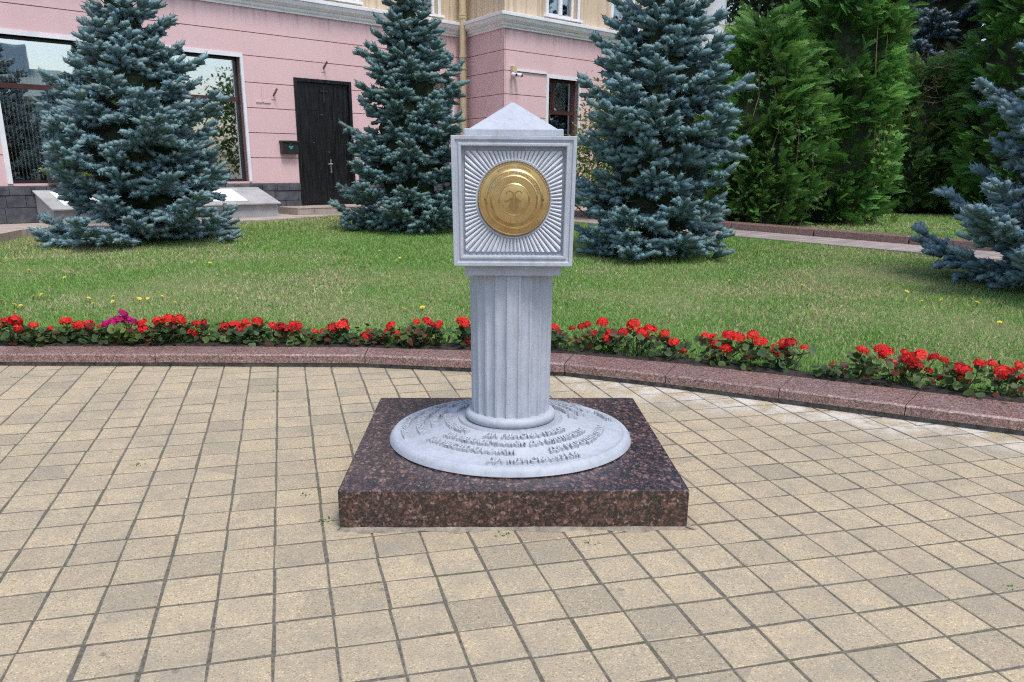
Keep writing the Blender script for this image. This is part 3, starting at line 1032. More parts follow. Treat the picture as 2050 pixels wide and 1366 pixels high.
# cornice swept round the corners
CPROF = [(-0.05, 4.525), (0.045, 4.525), (0.045, 4.565), (0.07, 4.575), (0.085, 4.60), (0.085, 4.635), (0.12, 4.645), (0.165, 4.69), (0.185, 4.74), (0.185, 4.765),
         (0.215, 4.772), (0.215, 4.835), (0.20, 4.842), (-0.05, 4.872)]
path = [OL - d1 * 11.0, INNER, OUTER, OUTER + d1 * 7.9]
norms = [n1, nr, n1]
for q in range(3):
    A, B = path[q], path[q + 1]
    d = (B - A) / np.linalg.norm(B - A)
    def mit(na, nb):
        v = na + nb
        v = v / np.linalg.norm(v)
        return v / (v @ na)
    ma = norms[q] if q == 0 else mit(norms[q - 1], norms[q])
    mb_ = norms[q] if q == 2 else mit(norms[q], norms[q + 1])
    V = [tuple(A + ma * o + np.array([0, 0, z])) for o, z in CPROF] + [tuple(B + mb_ * o + np.array([0, 0, z])) for o, z in CPROF]
    n = len(CPROF)
    F = [(i, i + 1, n + i + 1, n + i) for i in range(n - 1)] + [tuple(range(n - 1, -1, -1)), tuple(range(n, 2 * n))]
    mesh_obj('cornice', V, F, M['white'], bld)

# slate plinth, tile by tile
for W, s0, s1 in ((WL, -9.0, 5.75), (WR, 0.02, 7.9)):
    base = MB()
    W.box(base, s0, min(s1, 0.72) if W is WL else s1, 0.3, 1.045, -0.01, 0.03)
    if W is WL: W.box(base, 2.26, s1, 0.3, 1.045, -0.01, 0.03)
    pw = base.build('plinth_wall', M['mortar'], bld)
    if W is WR: continue
    z = 0.405
    for zi, hgt in enumerate((0.27, 0.21, 0.15)):
        s = s0 + random.uniform(-0.3, 0)
        while s < s1:
            wd = random.choice((0.32, 0.46, 0.6)) if zi < 2 else random.choice((0.26, 0.36, 0.3))
            a, b = max(s, s0), min(s + wd, s1)
            s += wd
            if a < 0.72 < b: b = 0.72
            if a < 2.26 < b and a >= 0.72: a = 2.26
            if (a >= 0.72 and b <= 2.26) or b - a < 0.05: continue
            tm = MB()
            W.box(tm, a + 0.004, b - 0.004, z + 0.004, z + hgt - 0.004, 0.031, 0.05 + random.uniform(0, 0.012) + (0.012 if zi == 2 else 0))
            tm.build('slate_tile', M['slate'] if random.random() < 0.75 else M['slate_b'], pw, bevel=0.004)
        z += hgt + 0.002

def window(W, s0, s1, z0, z1, kind, surround=True, parent=bld):
    w = empty('window', W.p((s0 + s1) / 2, z0, 0))
    w.parent = parent
    w.location = Vector(W.p((s0 + s1) / 2, z0, 0)) - Vector(world_loc(parent))
    if surround:
        tr = MB()
        if kind == 'up':
            W.box(tr, s0 - 0.09, s0, z0 - 0.06, z1, -0.02, 0.012); W.box(tr, s1, s1 + 0.09, z0 - 0.06, z1, -0.02, 0.012)
            W.box(tr, s0 - 0.16, s1 + 0.16, z0 - 0.055, z0, -0.019, 0.07)
        else:
            W.box(tr, s0 - 0.085, s0, z0, z1, -0.24, 0.02); W.box(tr, s1, s1 + 0.06, z0, z1, -0.24, 0.02)
            W.box(tr, s0 - 0.085, s1 + 0.06, z1, z1 + 0.075, -0.24, 0.022)
        tr.build('surround', M['white'], w)
    fm = M['white'] if kind == 'up' else (M['frame_brown'])
    f = MB()
    d0, d1_ = -0.20, -0.13
    e = 0.07 if kind != 'shop' else 0.055
    W.box(f, s0, s0 + e, z0, z1, d0, d1_); W.box(f, s1 - e, s1, z0, z1, d0, d1_)
    W.box(f, s0 + e, s1 - e, z0, z0 + e, d0, d1_); W.box(f, s0 + e, s1 - e, z1 - e, z1, d0, d1_)
    f.build('frame', fm if kind != 'shop' else M['frame_black'], w)
    g = M['glass'] if kind == 'shop' else M['glass_clear']
    def pane(a, b, za, zb):
        pm = MB(); W.box(pm, a, b, za, zb, -0.172, -0.164)
        pm.build('pane', g, w)
    if kind == 'shop':
        zt = 2.70
        t = MB(); W.box(t, s0 + e, s1 - e, zt, zt + 0.085, d0, d1_ + 0.015)
        t.build('transom_bar', M['frame_brown'], w)
        pane(s0 + e, s1 - e, z0 + e, zt); pane(s0 + e, s1 - e, zt + 0.085, z1 - e)
    elif kind == 'up':
        sm = (s0 + s1) / 2 + 0.05
        t = MB(); W.box(t, sm - 0.055, sm + 0.055, z0 + e, z1 - e, d0, d1_ + 0.01)
        t.build('mullion', M['white'], w)
        pane(s0 + e, sm - 0.055, z0 + e, z1 - e); pane(sm + 0.055, s1 - e, z0 + e, z1 - e)
    else:
        zt = z1 - 0.83
        t = MB(); W.box(t, s0 + e, s1 - e, zt, zt + 0.09, d0, d1_ + 0.01)
        t.build('transom_bar', M['frame_brown'], w)
        sm = s0 + 0.28 * (s1 - s0)
        t = MB(); W.box(t, sm - 0.035, sm + 0.035, zt + 0.09, z1 - e, d0, d1_ + 0.02)
        t.build('mullion', M['frame_brown'], w)
        pane(s0 + e, sm - 0.035, zt + 0.09, z1 - e); pane(sm + 0.035, s1 - e, zt + 0.09, z1 - e); pane(s0 + e, s1 - e, z0 + e, zt)
    # the room behind the glass
    rm = MB()
    dd = -1.4
    W.box(rm, s0 - 0.3, s1 + 0.3, z0 - 0.3, z1 + 0.1, dd - 0.05, dd)
    W.box(rm, s0 - 0.35, s0 - 0.3, z0 - 0.3, z1 + 0.1, dd, -0.36); W.box(rm, s1 + 0.3, s1 + 0.35, z0 - 0.3, z1 + 0.1, dd, -0.36)
    W.box(rm, s0 - 0.35, s1 + 0.35, z1 + 0.1, z1 + 0.15, dd, -0.36); W.box(rm, s0 - 0.35, s1 + 0.35, z0 - 0.35, z0 - 0.3, dd, -0.36)
    rm.build('room', M['room'], w)
    return w

def curtain(W, a, b, z0, z1, off, parent, mat, folds=9):
    V, F = [], []
    n = folds * 6
    for i in range(n + 1):
        s = a + (b - a) * i / n
        o = off + 0.03 * math.sin(i * 2 * math.pi / 6)
        V += [W.p(s, z0, o), W.p(s, z1, o)]
    for i in range(n):
        F.append((2 * i, 2 * i + 2, 2 * i + 3, 2 * i + 1))
    return mesh_obj('curtain', V, F, mat, parent, smooth=True)

w1 = window(WL, *openL[0], 'shop')
for k_ in range(26):
    s = -5.0 + k_ * 0.0655
    cm = MB(); WL.box(cm, s, s + 0.018, 1.16, 3.25 - 0.002 * k_, -0.232, -0.226)
    cm.build('curtain_cord', M['strip'], w1)
w2 = window(WL, *openL[1], 'shop')
window(WL, *openL[3], 'small')
w3 = window(WR, *openR[0], 'small')
curtain(WR, 1.98, 2.55, 2.82, 3.48, -0.3, w3, M['curtain'])
curtain(WR, 1.6, 1.86, 1.4, 2.7, -0.3, w3, M['curtain'], 5)
window(WR, *openR[1], 'small')
for o in upL:
    w = window(WL, *o, 'up')
    curtain(WL, o[0] + 0.05, o[0] + 0.5, o[2], o[3], -0.45, w, M['white'], 6)
for o in upR:
    w = window(WR, *o, 'up')
    curtain(WR, o[0] + 0.05, o[0] + 0.45, o[2], o[3], -0.4, w, M['white'], 6)

# door: black double leaf with a transom panel and a cross
ds0, ds1, dz0, dz1 = 0.74, 2.24, 0.55, 3.26
door = empty('door')
door.parent = bld
door.location = Vector(WL.p((ds0 + ds1) / 2, dz0, 0)) - Vector(world_loc(bld))
f = MB()
WL.box(f, ds0, ds0 + 0.075, dz0, dz1, -0.15, 0.03); WL.box(f, ds1 - 0.075, ds1, dz0, dz1, -0.15, 0.03)
WL.box(f, ds0 + 0.075, ds1 - 0.075, dz1 - 0.075, dz1, -0.15, 0.03)
f.build('door_frame', M['door'], door, bevel=0.006)
m = MB(); WL.box(m, ds0 + 0.08, ds1 - 0.08, 2.60, dz1 - 0.08, -0.12, -0.02); m.build('transom_panel', M['door'], door, bevel=0.008)
spl = 1.66
m = MB(); WL.box(m, ds0 + 0.08, spl - 0.004, dz0 + 0.01, 2.596, -0.12, -0.018); m.build('door_leaf', M['door'], door, bevel=0.003)
m = MB(); WL.box(m, spl + 0.004, ds1 - 0.08, dz0 + 0.01, 2.596, -0.12, -0.024); m.build('door_leaf', M['door'], door, bevel=0.003)
m = MB(); WL.box(m, 1.48, 1.515, 2.78, 3.12, -0.019, 0.004); WL.box(m, 1.40, 1.479, 3.0, 3.035, -0.019, 0.004); WL.box(m, 1.516, 1.595, 3.0, 3.035, -0.019, 0.004)
m.build('cross', M['frame_black'], door)
m = MB(); WL.box(m, 1.575, 1.615, 1.26, 1.56, -0.011, 0.004); m.tube([WL.p(1.595, 1.46, 0.0), WL.p(1.595, 1.46, 0.06), WL.p(1.48, 1.455, 0.065)], 0.014, 8)
m.build('door_handle', M['steel'], door)
for (s, z) in ((1.17, 1.92), (1.56, 1.72), (1.42, 2.52)):
    m = MB(); m.tube([WL.p(s, z, -0.015), WL.p(s, z, 0.008)], 0.013, 10); m.build('lock_stud', M['steel'], door)

# landing step in front of the door
step = empty('door_step', WL.p(1.4, 0.4, 0.5))
tag(step, 'low beige stone landing in front of the black door', 'step')
m = MB(); WL.box(m, 0.12, 2.9, 0.38, 0.53, 0.055, 0.86); m.build('core', M['mortar'], step)
s = 0.12
for k_ in range(7):
    m = MB(); WL.box(m, s + 0.003, s + 0.394, 0.402, 0.525, 0.862, 0.885); m.build('facing_tile', M['step'], step, bevel=0.003)
    for j_ in range(2):
        m = MB(); WL.box(m, s + 0.003, s + 0.394, 0.531, 0.552, 0.055 + 0.42 * j_ + 0.003, 0.055 + 0.42 * (j_ + 1) - 0.003); m.build('top_tile', M['step'], step, bevel=0.003)
    s += 0.397
m = MB(); WL.box(m, 0.095, 0.118, 0.402, 0.55, 0.06, 0.88); m.build('side_tile', M['step'], step)

# cellar hatches with sloping lids under the windows
def hatch(a, b, label):
    h = empty('cellar_hatch', WL.p((a + b) / 2, 0.4, 0.5))
    tag(h, label, 'hatch', 'cellar hatches below the shop windows')
    m = MB()
    pa = [(0.075, 0.39), (0.92, 0.39), (0.92, 0.66), (0.075, 0.93)]
    m.add([WL.p(a + 0.04, z, o) for o, z in pa] + [WL.p(b - 0.04, z, o) for o, z in pa],
          [(0, 1, 2, 3), (7, 6, 5, 4), (0, 4, 5, 1), (1, 5, 6, 2), (2, 6, 7, 3), (3, 7, 4, 0)])
    m.build('body', M['zinc'], h)
    m = MB()
    pa = [(0.075, 0.945), (0.99, 0.652), (0.99, 0.682), (0.075, 0.975)]
    m.add([WL.p(a, z, o) for o, z in pa] + [WL.p(b, z, o) for o, z in pa],
          [(0, 1, 2, 3), (7, 6, 5, 4), (0, 4, 5, 1), (1, 5, 6, 2), (2, 6, 7, 3), (3, 7, 4, 0)])
    lid = m.build('lid', M['zinc'], h, bevel=0.006)
    m = MB()
    c_ = a + (b - a) * 0.40
    m.add([WL.p(c_ - 0.45, 0.939, 0.2), WL.p(c_ + 0.45, 0.939, 0.2), WL.p(c_ + 0.45, 0.725, 0.87), WL.p(c_ - 0.45, 0.725, 0.87),
           WL.p(c_ - 0.45, 0.949, 0.2), WL.p(c_ + 0.45, 0.949, 0.2), WL.p(c_ + 0.45, 0.735, 0.87), WL.p(c_ - 0.45, 0.735, 0.87)],
          [(0, 3, 2, 1), (4, 5, 6, 7), (0, 1, 5, 4), (1, 2, 6, 5), (2, 3, 7, 6), (3, 0, 4, 7)])
    m.build('lid_plate', M['white'], lid)
hatch(-2.25, -0.36, 'grey metal cellar hatch with sloping lid beside the black door step')
hatch(-4.85, -3.1, 'metal cellar hatch with white sloping lid behind the leftmost spruce')

# mailbox
mb0 = empty('mailbox', WL.p(0.5, 1.66, 0.0))
tag(mb0, 'small black wall mailbox with teal posthorn mark beside the black door', 'mailbox')
m = MB(); WL.box(m, 0.29, 0.69, 1.66, 1.90, 0.002, 0.12); m.build('body', M['frame_black'], mb0, bevel=0.01)
m = MB(); WL.box(m, 0.275, 0.705, 1.90, 1.945, 0.002, 0.145); m.build('lid', M['frame_black'], mb0, bevel=0.01)
m = MB()
m.add([WL.p(s, z, 0.1225) for s, z in ((.46, 1.80), (.54, 1.80), (.565, 1.825), (.535, 1.835), (.5, 1.82), (.465, 1.835), (.435, 1.825))] +
      [WL.p(s, z, 0.1225) for s, z in ((.47, 1.795), (.53, 1.795), (.515, 1.765), (.485, 1.765))], [(0, 1, 2, 3, 4, 5, 6), (7, 8, 9, 10)])
m.build('posthorn_mark', M['teal'], mb0)
m = MB(); WL.box(m, 0.485, 0.505, 1.865, 1.885, 0.121, 0.126); m.build('lock', M['steel'], mb0)

# intercom, brackets, surveillance camera, cable duct
t = empty('intercom', WL.p(2.38, 1.85, 0)); tag(t, 'small dark intercom panel on the pink wall right of the black door', 'intercom')
m = MB(); WL.box(m, 2.32, 2.44, 1.82, 2.0, 0.002, 0.03); m.build('panel', M['frame_black'], t, bevel=0.004)
m = MB(); WL.box(m, 2.36, 2.40, 1.70, 1.78, 0.002, 0.025); m.build('key_reader', M['frame_black'], t)
for (s, z, lab) in ((1.52, 3.5, 'small rusty lamp bracket on the pink wall above the black door'), (0.22, 2.86, 'stub of a lamp bracket on the pink wall left of the black door'),
                    (2.66, 2.72, 'stub of a lamp bracket on the pink wall right of the black door')):
    t = empty('lamp_bracket', WL.p(s, z, 0)); tag(t, lab, 'bracket', 'lamp brackets round the black door')
    m = MB(); WL.box(m, s - 0.05, s + 0.05, z - 0.08, z + 0.02, 0.001, 0.012); m.build('wall_plate', M['pink'], t, bevel=0.003)
    m = MB(); m.tube([WL.p(s, z, 0.01), WL.p(s + 0.01, z + 0.06, 0.08), WL.p(s + 0.02, z + 0.13, 0.14)], 0.022, 8); m.build('arm', M['brick'], t)
t = empty('cable_conduit', WL.p(0.0, 2.7, 0)); tag(t, 'pink painted cable conduit bent like an L left of the door', 'conduit')
m = MB(); WL.box(m, -0.06, -0.03, 2.72, 3.05, 0.001, 0.02); WL.box(m, -0.2, -0.061, 2.70, 2.735, 0.001, 0.018); WL.box(m, -0.029, 0.14, 2.70, 2.735, 0.001, 0.018); m.build('duct', M['pink'], t)
t = empty('security_camera', WR.p(0.25, 3.6, 0)); tag(t, 'white twin security camera on the corner of the pink wall', 'camera')
m = MB(); WR.box(m, 0.2, 0.34, 3.58, 3.72, 0.002, 0.09); m.build('junction_box', M['pipe'], t, bevel=0.006)
for s in (0.21, 0.33):
    m = MB(); m.tube([WR.p(s, 3.53, 0.06), WR.p(s - 0.03 + (s > .3) * .07, 3.50, 0.22)], 0.042, 12); c_ = m.build('camera_tube', M['white'], t)
    m = MB(); m.tube([WR.p(s - 0.031 + (s > .3) * .071, 3.4985, 0.221), WR.p(s - 0.032 + (s > .3) * .073, 3.498, 0.226)], 0.032, 12); m.build('lens', M['frame_black'], c_)
t = empty('cable_duct', WR.p(0.4, 3.62, 0)); tag(t, 'white cable duct running from the camera to the window top', 'duct')
m = MB(); WR.box(m, 0.345, 1.46, 3.615, 3.66, 0.001, 0.035); m.build('channel', M['white'], t)

# downpipe in the inner corner
dp = empty('downpipe', WL.p(5.62, 0.4, 0.12)); tag(dp, 'cream painted downpipe in the inner corner of the building', 'downpipe')
ps_, po = 5.52, 0.24
m = MB(); m.tube([WL.p(ps_, 0.5, po), WL.p(ps_, 8.0, po)], 0.085, 16, cap=False); m.build('pipe', M['pipe'], dp, auto=50)
for z in (1.4, 2.6, 3.78, 4.06, 4.95, 5.02):
    m = MB(); m.lathe([(0.085, z - 0.03), (0.10, z - 0.025), (0.10, z + 0.025), (0.085, z + 0.03)], *WL.p(ps_, 0, po)[:2], 16); m.build('collar', M['pipe'], dp)
for z in (3.7, 4.9):
    m = MB(); WL.box(m, ps_ - 0.012, ps_ + 0.012, z - 0.015, z + 0.015, 0.0, po - 0.08); m.build('bracket', M['pipe'], dp)

# window box with flowers below the left shop window
fb = empty('window_box', WL.p(-4.1, 1.09, 0.1)); tag(fb, 'dark planter with light green plants on the shop window sill behind spruce', 'planter')
m = MB(); WL.box(m, -4.55, -3.6, 1.10, 1.24, 0.0, 0.17); m.build('trough', M['frame_black'], fb, bevel=0.008)

# white round column at the right end of the facade
pc = empty('portico_column', WR.p(8.35, 0.3, 0.35)); tag(pc, 'tall white round column at the right end of the facade', 'column')
cx, cy = WR.p(8.40, 0, 0.2)[:2]
m = MB(); m.lathe([(0.52, 0.3), (0.52, 0.55), (0.46, 0.6), (0.43, 0.68), (0.40, 7.6), (0.46, 7.7), (0.5, 7.8)], cx, cy, 32); m.build('shaft', M['white'], pc, auto=40)
m = MB(); m.box(cx - .55, cx + .55, cy - .55, cy + .55, 7.8, 8.1); m.build('capital', M['white'], pc)

# ------------------------------------------------------------------ foliage tools
def basis(dirs, roll=None):
    """columns: forward, side, up for each direction"""
    d = dirs / np.linalg.norm(dirs, axis=1, keepdims=True)
    up = np.zeros_like(d); up[:, 2] = 1
    side = np.cross(up, d)
    ln = np.linalg.norm(side, axis=1, keepdims=True)
    side = np.where(ln > 1e-3, side / np.maximum(ln, 1e-6), np.array([[1.0, 0, 0]]))
    u = np.cross(d, side)
    if roll is not None:
        c_, s_ = np.cos(roll)[:, None], np.sin(roll)[:, None]
        side, u = side * c_ + u * s_, u * c_ - side * s_
    return np.stack([d, side, u], 2)

def scatter(tv, tf, pos, mats, scale):
    """copy a template (tv, tf) to every pos with its 3x3 frame and per-axis scale"""
    tv = np.asarray(tv, np.float32)
    sc = np.asarray(scale, np.float32)
    if sc.ndim == 1: sc = np.repeat(sc[:, None], 3, 1)
    loc = tv[None] * sc[:, None, :]
    V = np.einsum('nij,nkj->nki', mats.astype(np.float32), loc) + pos[:, None, :].astype(np.float32)
    n, k_ = len(pos), len(tv)
    T = (np.asarray(tf, np.int64)[None] + (np.arange(n) * k_)[:, None, None]).reshape(-1, 3)
    return V.reshape(-1, 3), T

def shoot_template(seed, needles=16):
    r = np.random.default_rng(seed)
    V, T = [], []
    rings = [(0.0, 0.30), (0.15, 0.70), (0.86, 0.66)]
    for x, rad in rings:
        for k_ in range(5):
            a = 2 * math.pi * (k_ + 0.5 * (x > 0.1)) / 5
            V.append((x, rad * math.cos(a), rad * math.sin(a)))
    V.append((1.0, 0, 0))
    for i in range(2):
        for k_ in range(5):
            a, b = i * 5 + k_, i * 5 + (k_ + 1) % 5
            T += [(a, b, b + 5), (a, b + 5, a + 5)]
    for k_ in range(5):
        T.append((10 + k_, 10 + (k_ + 1) % 5, 15))
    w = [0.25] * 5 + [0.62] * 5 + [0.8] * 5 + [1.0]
    for q in range(needles):
        x = 0.02 + 0.93 * (q + r.random() * .6) / needles
        a = q * 2.4 + r.random() * 0.5
        t = np.array([0, math.cos(a), math.sin(a)]); s_ = np.array([0, -math.sin(a), math.cos(a)])
        tip = t * (1.0 + 0.22 * r.random()) * (1 - 0.45 * max(0, x - .6)) + np.array([x + 0.20, 0, 0])
        b0 = t * 0.35 + s_ * 0.22 + np.array([x - .03, 0, 0]); b1 = t * 0.35 - s_ * 0.22 + np.array([x + .03, 0, 0])
        o = len(V)
        V += [tuple(b0), tuple(b1), tuple(tip)]
        T.append((o, o + 1, o + 2))
        w += [0.5, 0.5, 1.05]
    return np.array(V), np.array(T), np.array(w)

SHOOTS = [shoot_template(s) for s in range(3)]

def spruce(name, base, H, RAD, seed, label, tint, group=None, shoot_len=0.235, shoot_rad=0.050, dens=1.0, cen=None, top_sparse=0.0, bottom=0.10, PROF=((0, .08, .38, .55, .66, .78, 1), (.97, 1, .86, .62, .36, .14, .02))):
    r = np.random.default_rng(seed)
    t = empty(name, base)
    tag(t, label, 'tree', group)
    B = np.array(base, float)
    tr = MB(); tr.tube([B + [0, 0, -0.1], B + [0, 0, H * .4], B + [0.03, 0.02, H * .75], B + [0, 0, H]], [0.11 * H / 5, 0.075 * H / 5, 0.04, 0.012], 8)
    tr.build('trunk', M['bark'], t, smooth=True)
    P, D, S = [], [], []
    br = MB()
    h = bottom
    ph = r.random() * 6
    while h < H * 0.985:
        tt = h / H
        prof = float(np.interp(tt, *PROF))
        nb = int(round((9 if tt < .12 else 8 if tt < .45 else 7 if tt < .6 else 6) * dens))
        ph += 0.9
        for b in range(nb):
            az = ph + 2 * math.pi * (b + r.uniform(-.28, .28)) / nb
            Lb = RAD * prof * r.uniform(0.62, 1.10)
            if r.random() < 0.05: Lb *= 1.06
            Lb = max(Lb, 0.18)
            hh = h + r.uniform(-.05, .05)
            e0 = (-0.16 + 0.55 * tt + 0.55 * max(0, tt - .6) + r.normal(0, .05))
            sag = 0.22 * (1 - tt)
            out = np.array([math.cos(az), math.sin(az), 0.0])
            sd = np.array([-math.sin(az), math.cos(az), 0.0])
            def pt(u):
                return B + np.array([0, 0, max(hh, 0.08)]) + out * (Lb * u) + np.array([0, 0, Lb * (math.tan(e0) * u - sag * math.sin(math.pi * u) * .5 + 0.16 * u ** 3)])
            def dr_(u):
                q = pt(min(u + .04, 1.02)) - pt(u - .02)
                return q / np.linalg.norm(q)
            br.tube([pt(0), pt(.35), pt(.7), pt(.97)], [0.016 * H / 5 + 0.004, 0.011, 0.007, 0.003], 4, cap=False)
            # leader of the branch
            P.append(pt(0.93)); D.append(dr_(.95)); S.append(1.0)
            u = 0.24 if tt < .7 else 0.12
            sg = 1
            stepu = 0.12 / Lb
            while u < 0.985:
                pu, du = pt(u), dr_(u)
                # shoots standing on the branch itself
                if r.random() < 0.75:
                    P.append(pu); D.append(du * 0.6 + sd * r.normal(0, .5) + np.array([0, 0, r.uniform(0.0, .45)])); S.append(r.uniform(.55, .85))
                for sg in (-1, 1):
                    rem = Lb * (1 - u)
                    ll = min(0.12 + 0.62 * rem, 0.60) * r.uniform(.75, 1.15)
                    if u < 0.4: ll *= 0.75
                    a = R(r.uniform(36, 56))
                    ld = du * math.cos(a) + sd * sg * math.sin(a) + np.array([0, 0, r.normal(0.0, .07)])
                    ld /= np.linalg.norm(ld)
                    end = pu + ld * ll + np.array([0, 0, -0.10 * ll])
                    P.append(pu + (end - pu) * max(0.0, 1 - shoot_len * .95 / max(ll, 1e-3))); D.append(ld + np.array([0, 0, 0.06])); S.append(r.uniform(.85, 1.15))
                    nsh = int(ll / 0.11)
                    for q in range(nsh):
                        f = (q + .55) / (nsh + .2)
                        pp = pu + (end - pu) * f
                        side = np.cross(ld, [0, 0, 1.0]) * (1 if (q + (sg > 0)) % 2 else -1)
                        dv = ld * 0.85 + side * 0.55 + np.array([0, 0, r.normal(0.02, .15)])
                        P.append(pp); D.append(dv); S.append(r.uniform(.6, 1.0))
                    if ll > .2:
                        br.tube([pu, pu + (end - pu) * .8], [0.005, 0.003], 3, cap=False)
                u += stepu * r.uniform(.9, 1.35) * (1.0 + top_sparse * max(0, tt - .55) * 2)
        h += ((0.24 if tt < .07 else 0.37) - 0.17 * tt) * r.uniform(.85, 1.15) / dens * (1 + top_sparse * max(0, tt - .55))
        # dead twigs and bare wood close to the trunk
        for b in range(26):
            az = r.uniform(0, 6.283); f0 = r.uniform(.05, .2); f1 = r.uniform(.3, .66)
            w = RAD * prof
            z0_ = h + r.uniform(-.25, .15)
            p0 = B + np.array([math.cos(az) * w * f0, math.sin(az) * w * f0, max(z0_, .1)])
            az2 = az + r.normal(0, .35)
            br.tube([p0, B + np.array([math.cos(az2) * w * f1, math.sin(az2) * w * f1, max(z0_ + r.uniform(-.12, .12), .08)])], [.016, .006], 3, cap=False)
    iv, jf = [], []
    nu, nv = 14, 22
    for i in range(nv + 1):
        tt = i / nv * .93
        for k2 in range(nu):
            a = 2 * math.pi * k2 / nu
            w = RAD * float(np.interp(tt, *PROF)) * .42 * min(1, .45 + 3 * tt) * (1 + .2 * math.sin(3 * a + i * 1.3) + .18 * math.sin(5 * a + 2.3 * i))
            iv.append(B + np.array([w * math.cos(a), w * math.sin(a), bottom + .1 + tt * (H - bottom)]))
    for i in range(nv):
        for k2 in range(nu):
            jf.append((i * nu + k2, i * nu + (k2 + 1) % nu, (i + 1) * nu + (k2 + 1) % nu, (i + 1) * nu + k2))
    mesh_obj('inner_shade_core', iv, jf, M['inner'], t)  # added opaque core, dark coloured so gaps between the boughs read as shade
    # the leading shoots at the top
    for q in range(5):
        P.append(B + [0, 0, H - .05]); D.append(np.array([r.normal(0, .5) * (q > 0), r.normal(0, .5) * (q > 0), 1.0])); S.append(1.2)
    br.build('branches', M['bark'], t)
    P, D, S = np.array(P), np.array(D), np.array(S)
    keep = P[:, 2] > B[2] + 0.03
    P, D, S = P[keep], D[keep], S[keep]
    fm = basis(D, r.uniform(0, 6.28, len(P)))
    Vs, Ts, Cs = [], [], []
    o = 0
    sel = r.integers(0, 3, len(P))
    for q in range(3):
        k_ = sel == q
        tv, tf, tw = SHOOTS[q]
        n = int(k_.sum())
        rr = shoot_rad * r.uniform(.85, 1.15, n)
        sc = np.stack([shoot_len * S[k_] * r.uniform(.85, 1.15, n), rr, rr], 1)
        V, T = scatter(tv, tf, P[k_], fm[k_], sc)
        br_ = r.normal(1.0, 0.13, n)
        hue = r.normal(0, 0.06, n)
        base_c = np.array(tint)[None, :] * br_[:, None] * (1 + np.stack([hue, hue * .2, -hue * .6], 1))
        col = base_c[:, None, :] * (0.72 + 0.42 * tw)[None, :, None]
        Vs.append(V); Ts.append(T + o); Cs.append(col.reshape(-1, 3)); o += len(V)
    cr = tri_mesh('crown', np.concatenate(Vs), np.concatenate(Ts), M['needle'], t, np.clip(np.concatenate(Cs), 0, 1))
    tag(cr, kind='stuff')
    return t

BLUE = (0.155, 0.245, 0.262)
SG = 'blue spruces on the lawn'
spruce('blue_spruce', (-5.82, 13.75, 0.26), 4.7, 1.50, 3, 'wide blue spruce in front of the shop windows, leftmost', BLUE, SG)
spruce('blue_spruce', (-1.86, 15.9, 0.31), 4.75, 1.30, 8, 'blue spruce with sparse top between the black door and the downpipe', (0.12, 0.205, 0.205), SG, top_sparse=0.6, PROF=((0, .08, .45, .60, .70, .82, 1), (.97, 1, .72, .58, .34, .12, .02)))
spruce('blue_spruce', (2.02, 12.5, 0.23), 4.6, 1.12, 21, 'tall blue spruce directly right of the monument head', (0.135, 0.225, 0.238), SG, PROF=((0, .1, .35, .5, .6, .7, .78, .88, 1), (.92, .96, 1, .82, .68, .48, .24, .1, .02)))
spruce('blue_spruce', (6.5, 9.7, 0.15), 4.0, 1.85, 34, 'nearest blue spruce, cut off by the right picture edge', (0.165, 0.255, 0.285), SG, bottom=.40, PROF=((0, .2, .45, .7, .9, 1), (.9, 1, .72, .52, .25, .05)))
spruce('blue_spruce', (11.4, 25.0, 0.38), 9.0, 2.9, 55, 'dark grey blue spruce far behind the hedge, seen above the dead twigs', (0.10, 0.15, 0.185), SG, shoot_len=0.32, shoot_rad=0.075, dens=0.65)

# thuja: flat scaly fans, each a stem with side branchlets
def fan_template(seed):
    r = np.random.default_rng(seed)
    V, T = [], []
    def sliver(p, d, l, w):
        p, d = np.array(p, float), np.array(d, float)
        s_ = np.array([-d[1], d[0], 0])
        o = len(V)
        e = p + d * l + np.array([0, 0, r.normal(0, .05) * l])
        V.extend([tuple(p - s_ * w), tuple(p + d * l * .35 + s_ * w * 1.5), tuple(e), ])
        T.append((o, o + 1, o + 2))
        return e
    sliver((0, 0, 0), (1, 0, 0), 1.0, 0.018)
    for q in range(7):
        x = 0.10 + 0.125 * q
        for sg in (-1, 1):
            a = R(34 + r.uniform(-9, 9))
            L = (0.46 - 0.045 * q) * r.uniform(.8, 1.2)
            d = np.array([math.cos(a), sg * math.sin(a), 0])
            sliver((x, 0, 0), d, L, 0.019)
            for k_ in range(2):
                f = .3 + .3 * k_
                for s2 in (-1, 1):
                    a2 = sg * a + s2 * R(36)
                    sliver(np.array([x, 0, 0]) + d * L * f, (math.cos(a2), math.sin(a2), 0), L * .42, 0.016)
    V = np.array(V)
    V[:, 2] -= 0.25 * V[:, 0] ** 2
    V[:, 2] += 0.18 * np.abs(V[:, 1])
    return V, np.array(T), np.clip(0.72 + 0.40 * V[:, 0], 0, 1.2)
FANS = [fan_template(s) for s in range(3)]
def palm_template():
    V, T = [], []
    for a, l in ((0, 1.0), (0.75, .85), (-.75, .85), (1.5, .6), (-1.5, .6)):
        d = np.array([math.cos(a), math.sin(a), 0]); s_ = np.array([-d[1], d[0], 0])
        o = len(V)
        V += [(0, 0, 0), tuple(d * l * .55 + s_ * .2 * l), tuple(d * l + [0, 0, -.18]), tuple(d * l * .55 - s_ * .2 * l)]
        T += [(o, o + 2, o + 1), (o, o + 3, o + 2)]
    return np.array(V, float), np.array(T), np.ones(len(V))
PALM = palm_template()
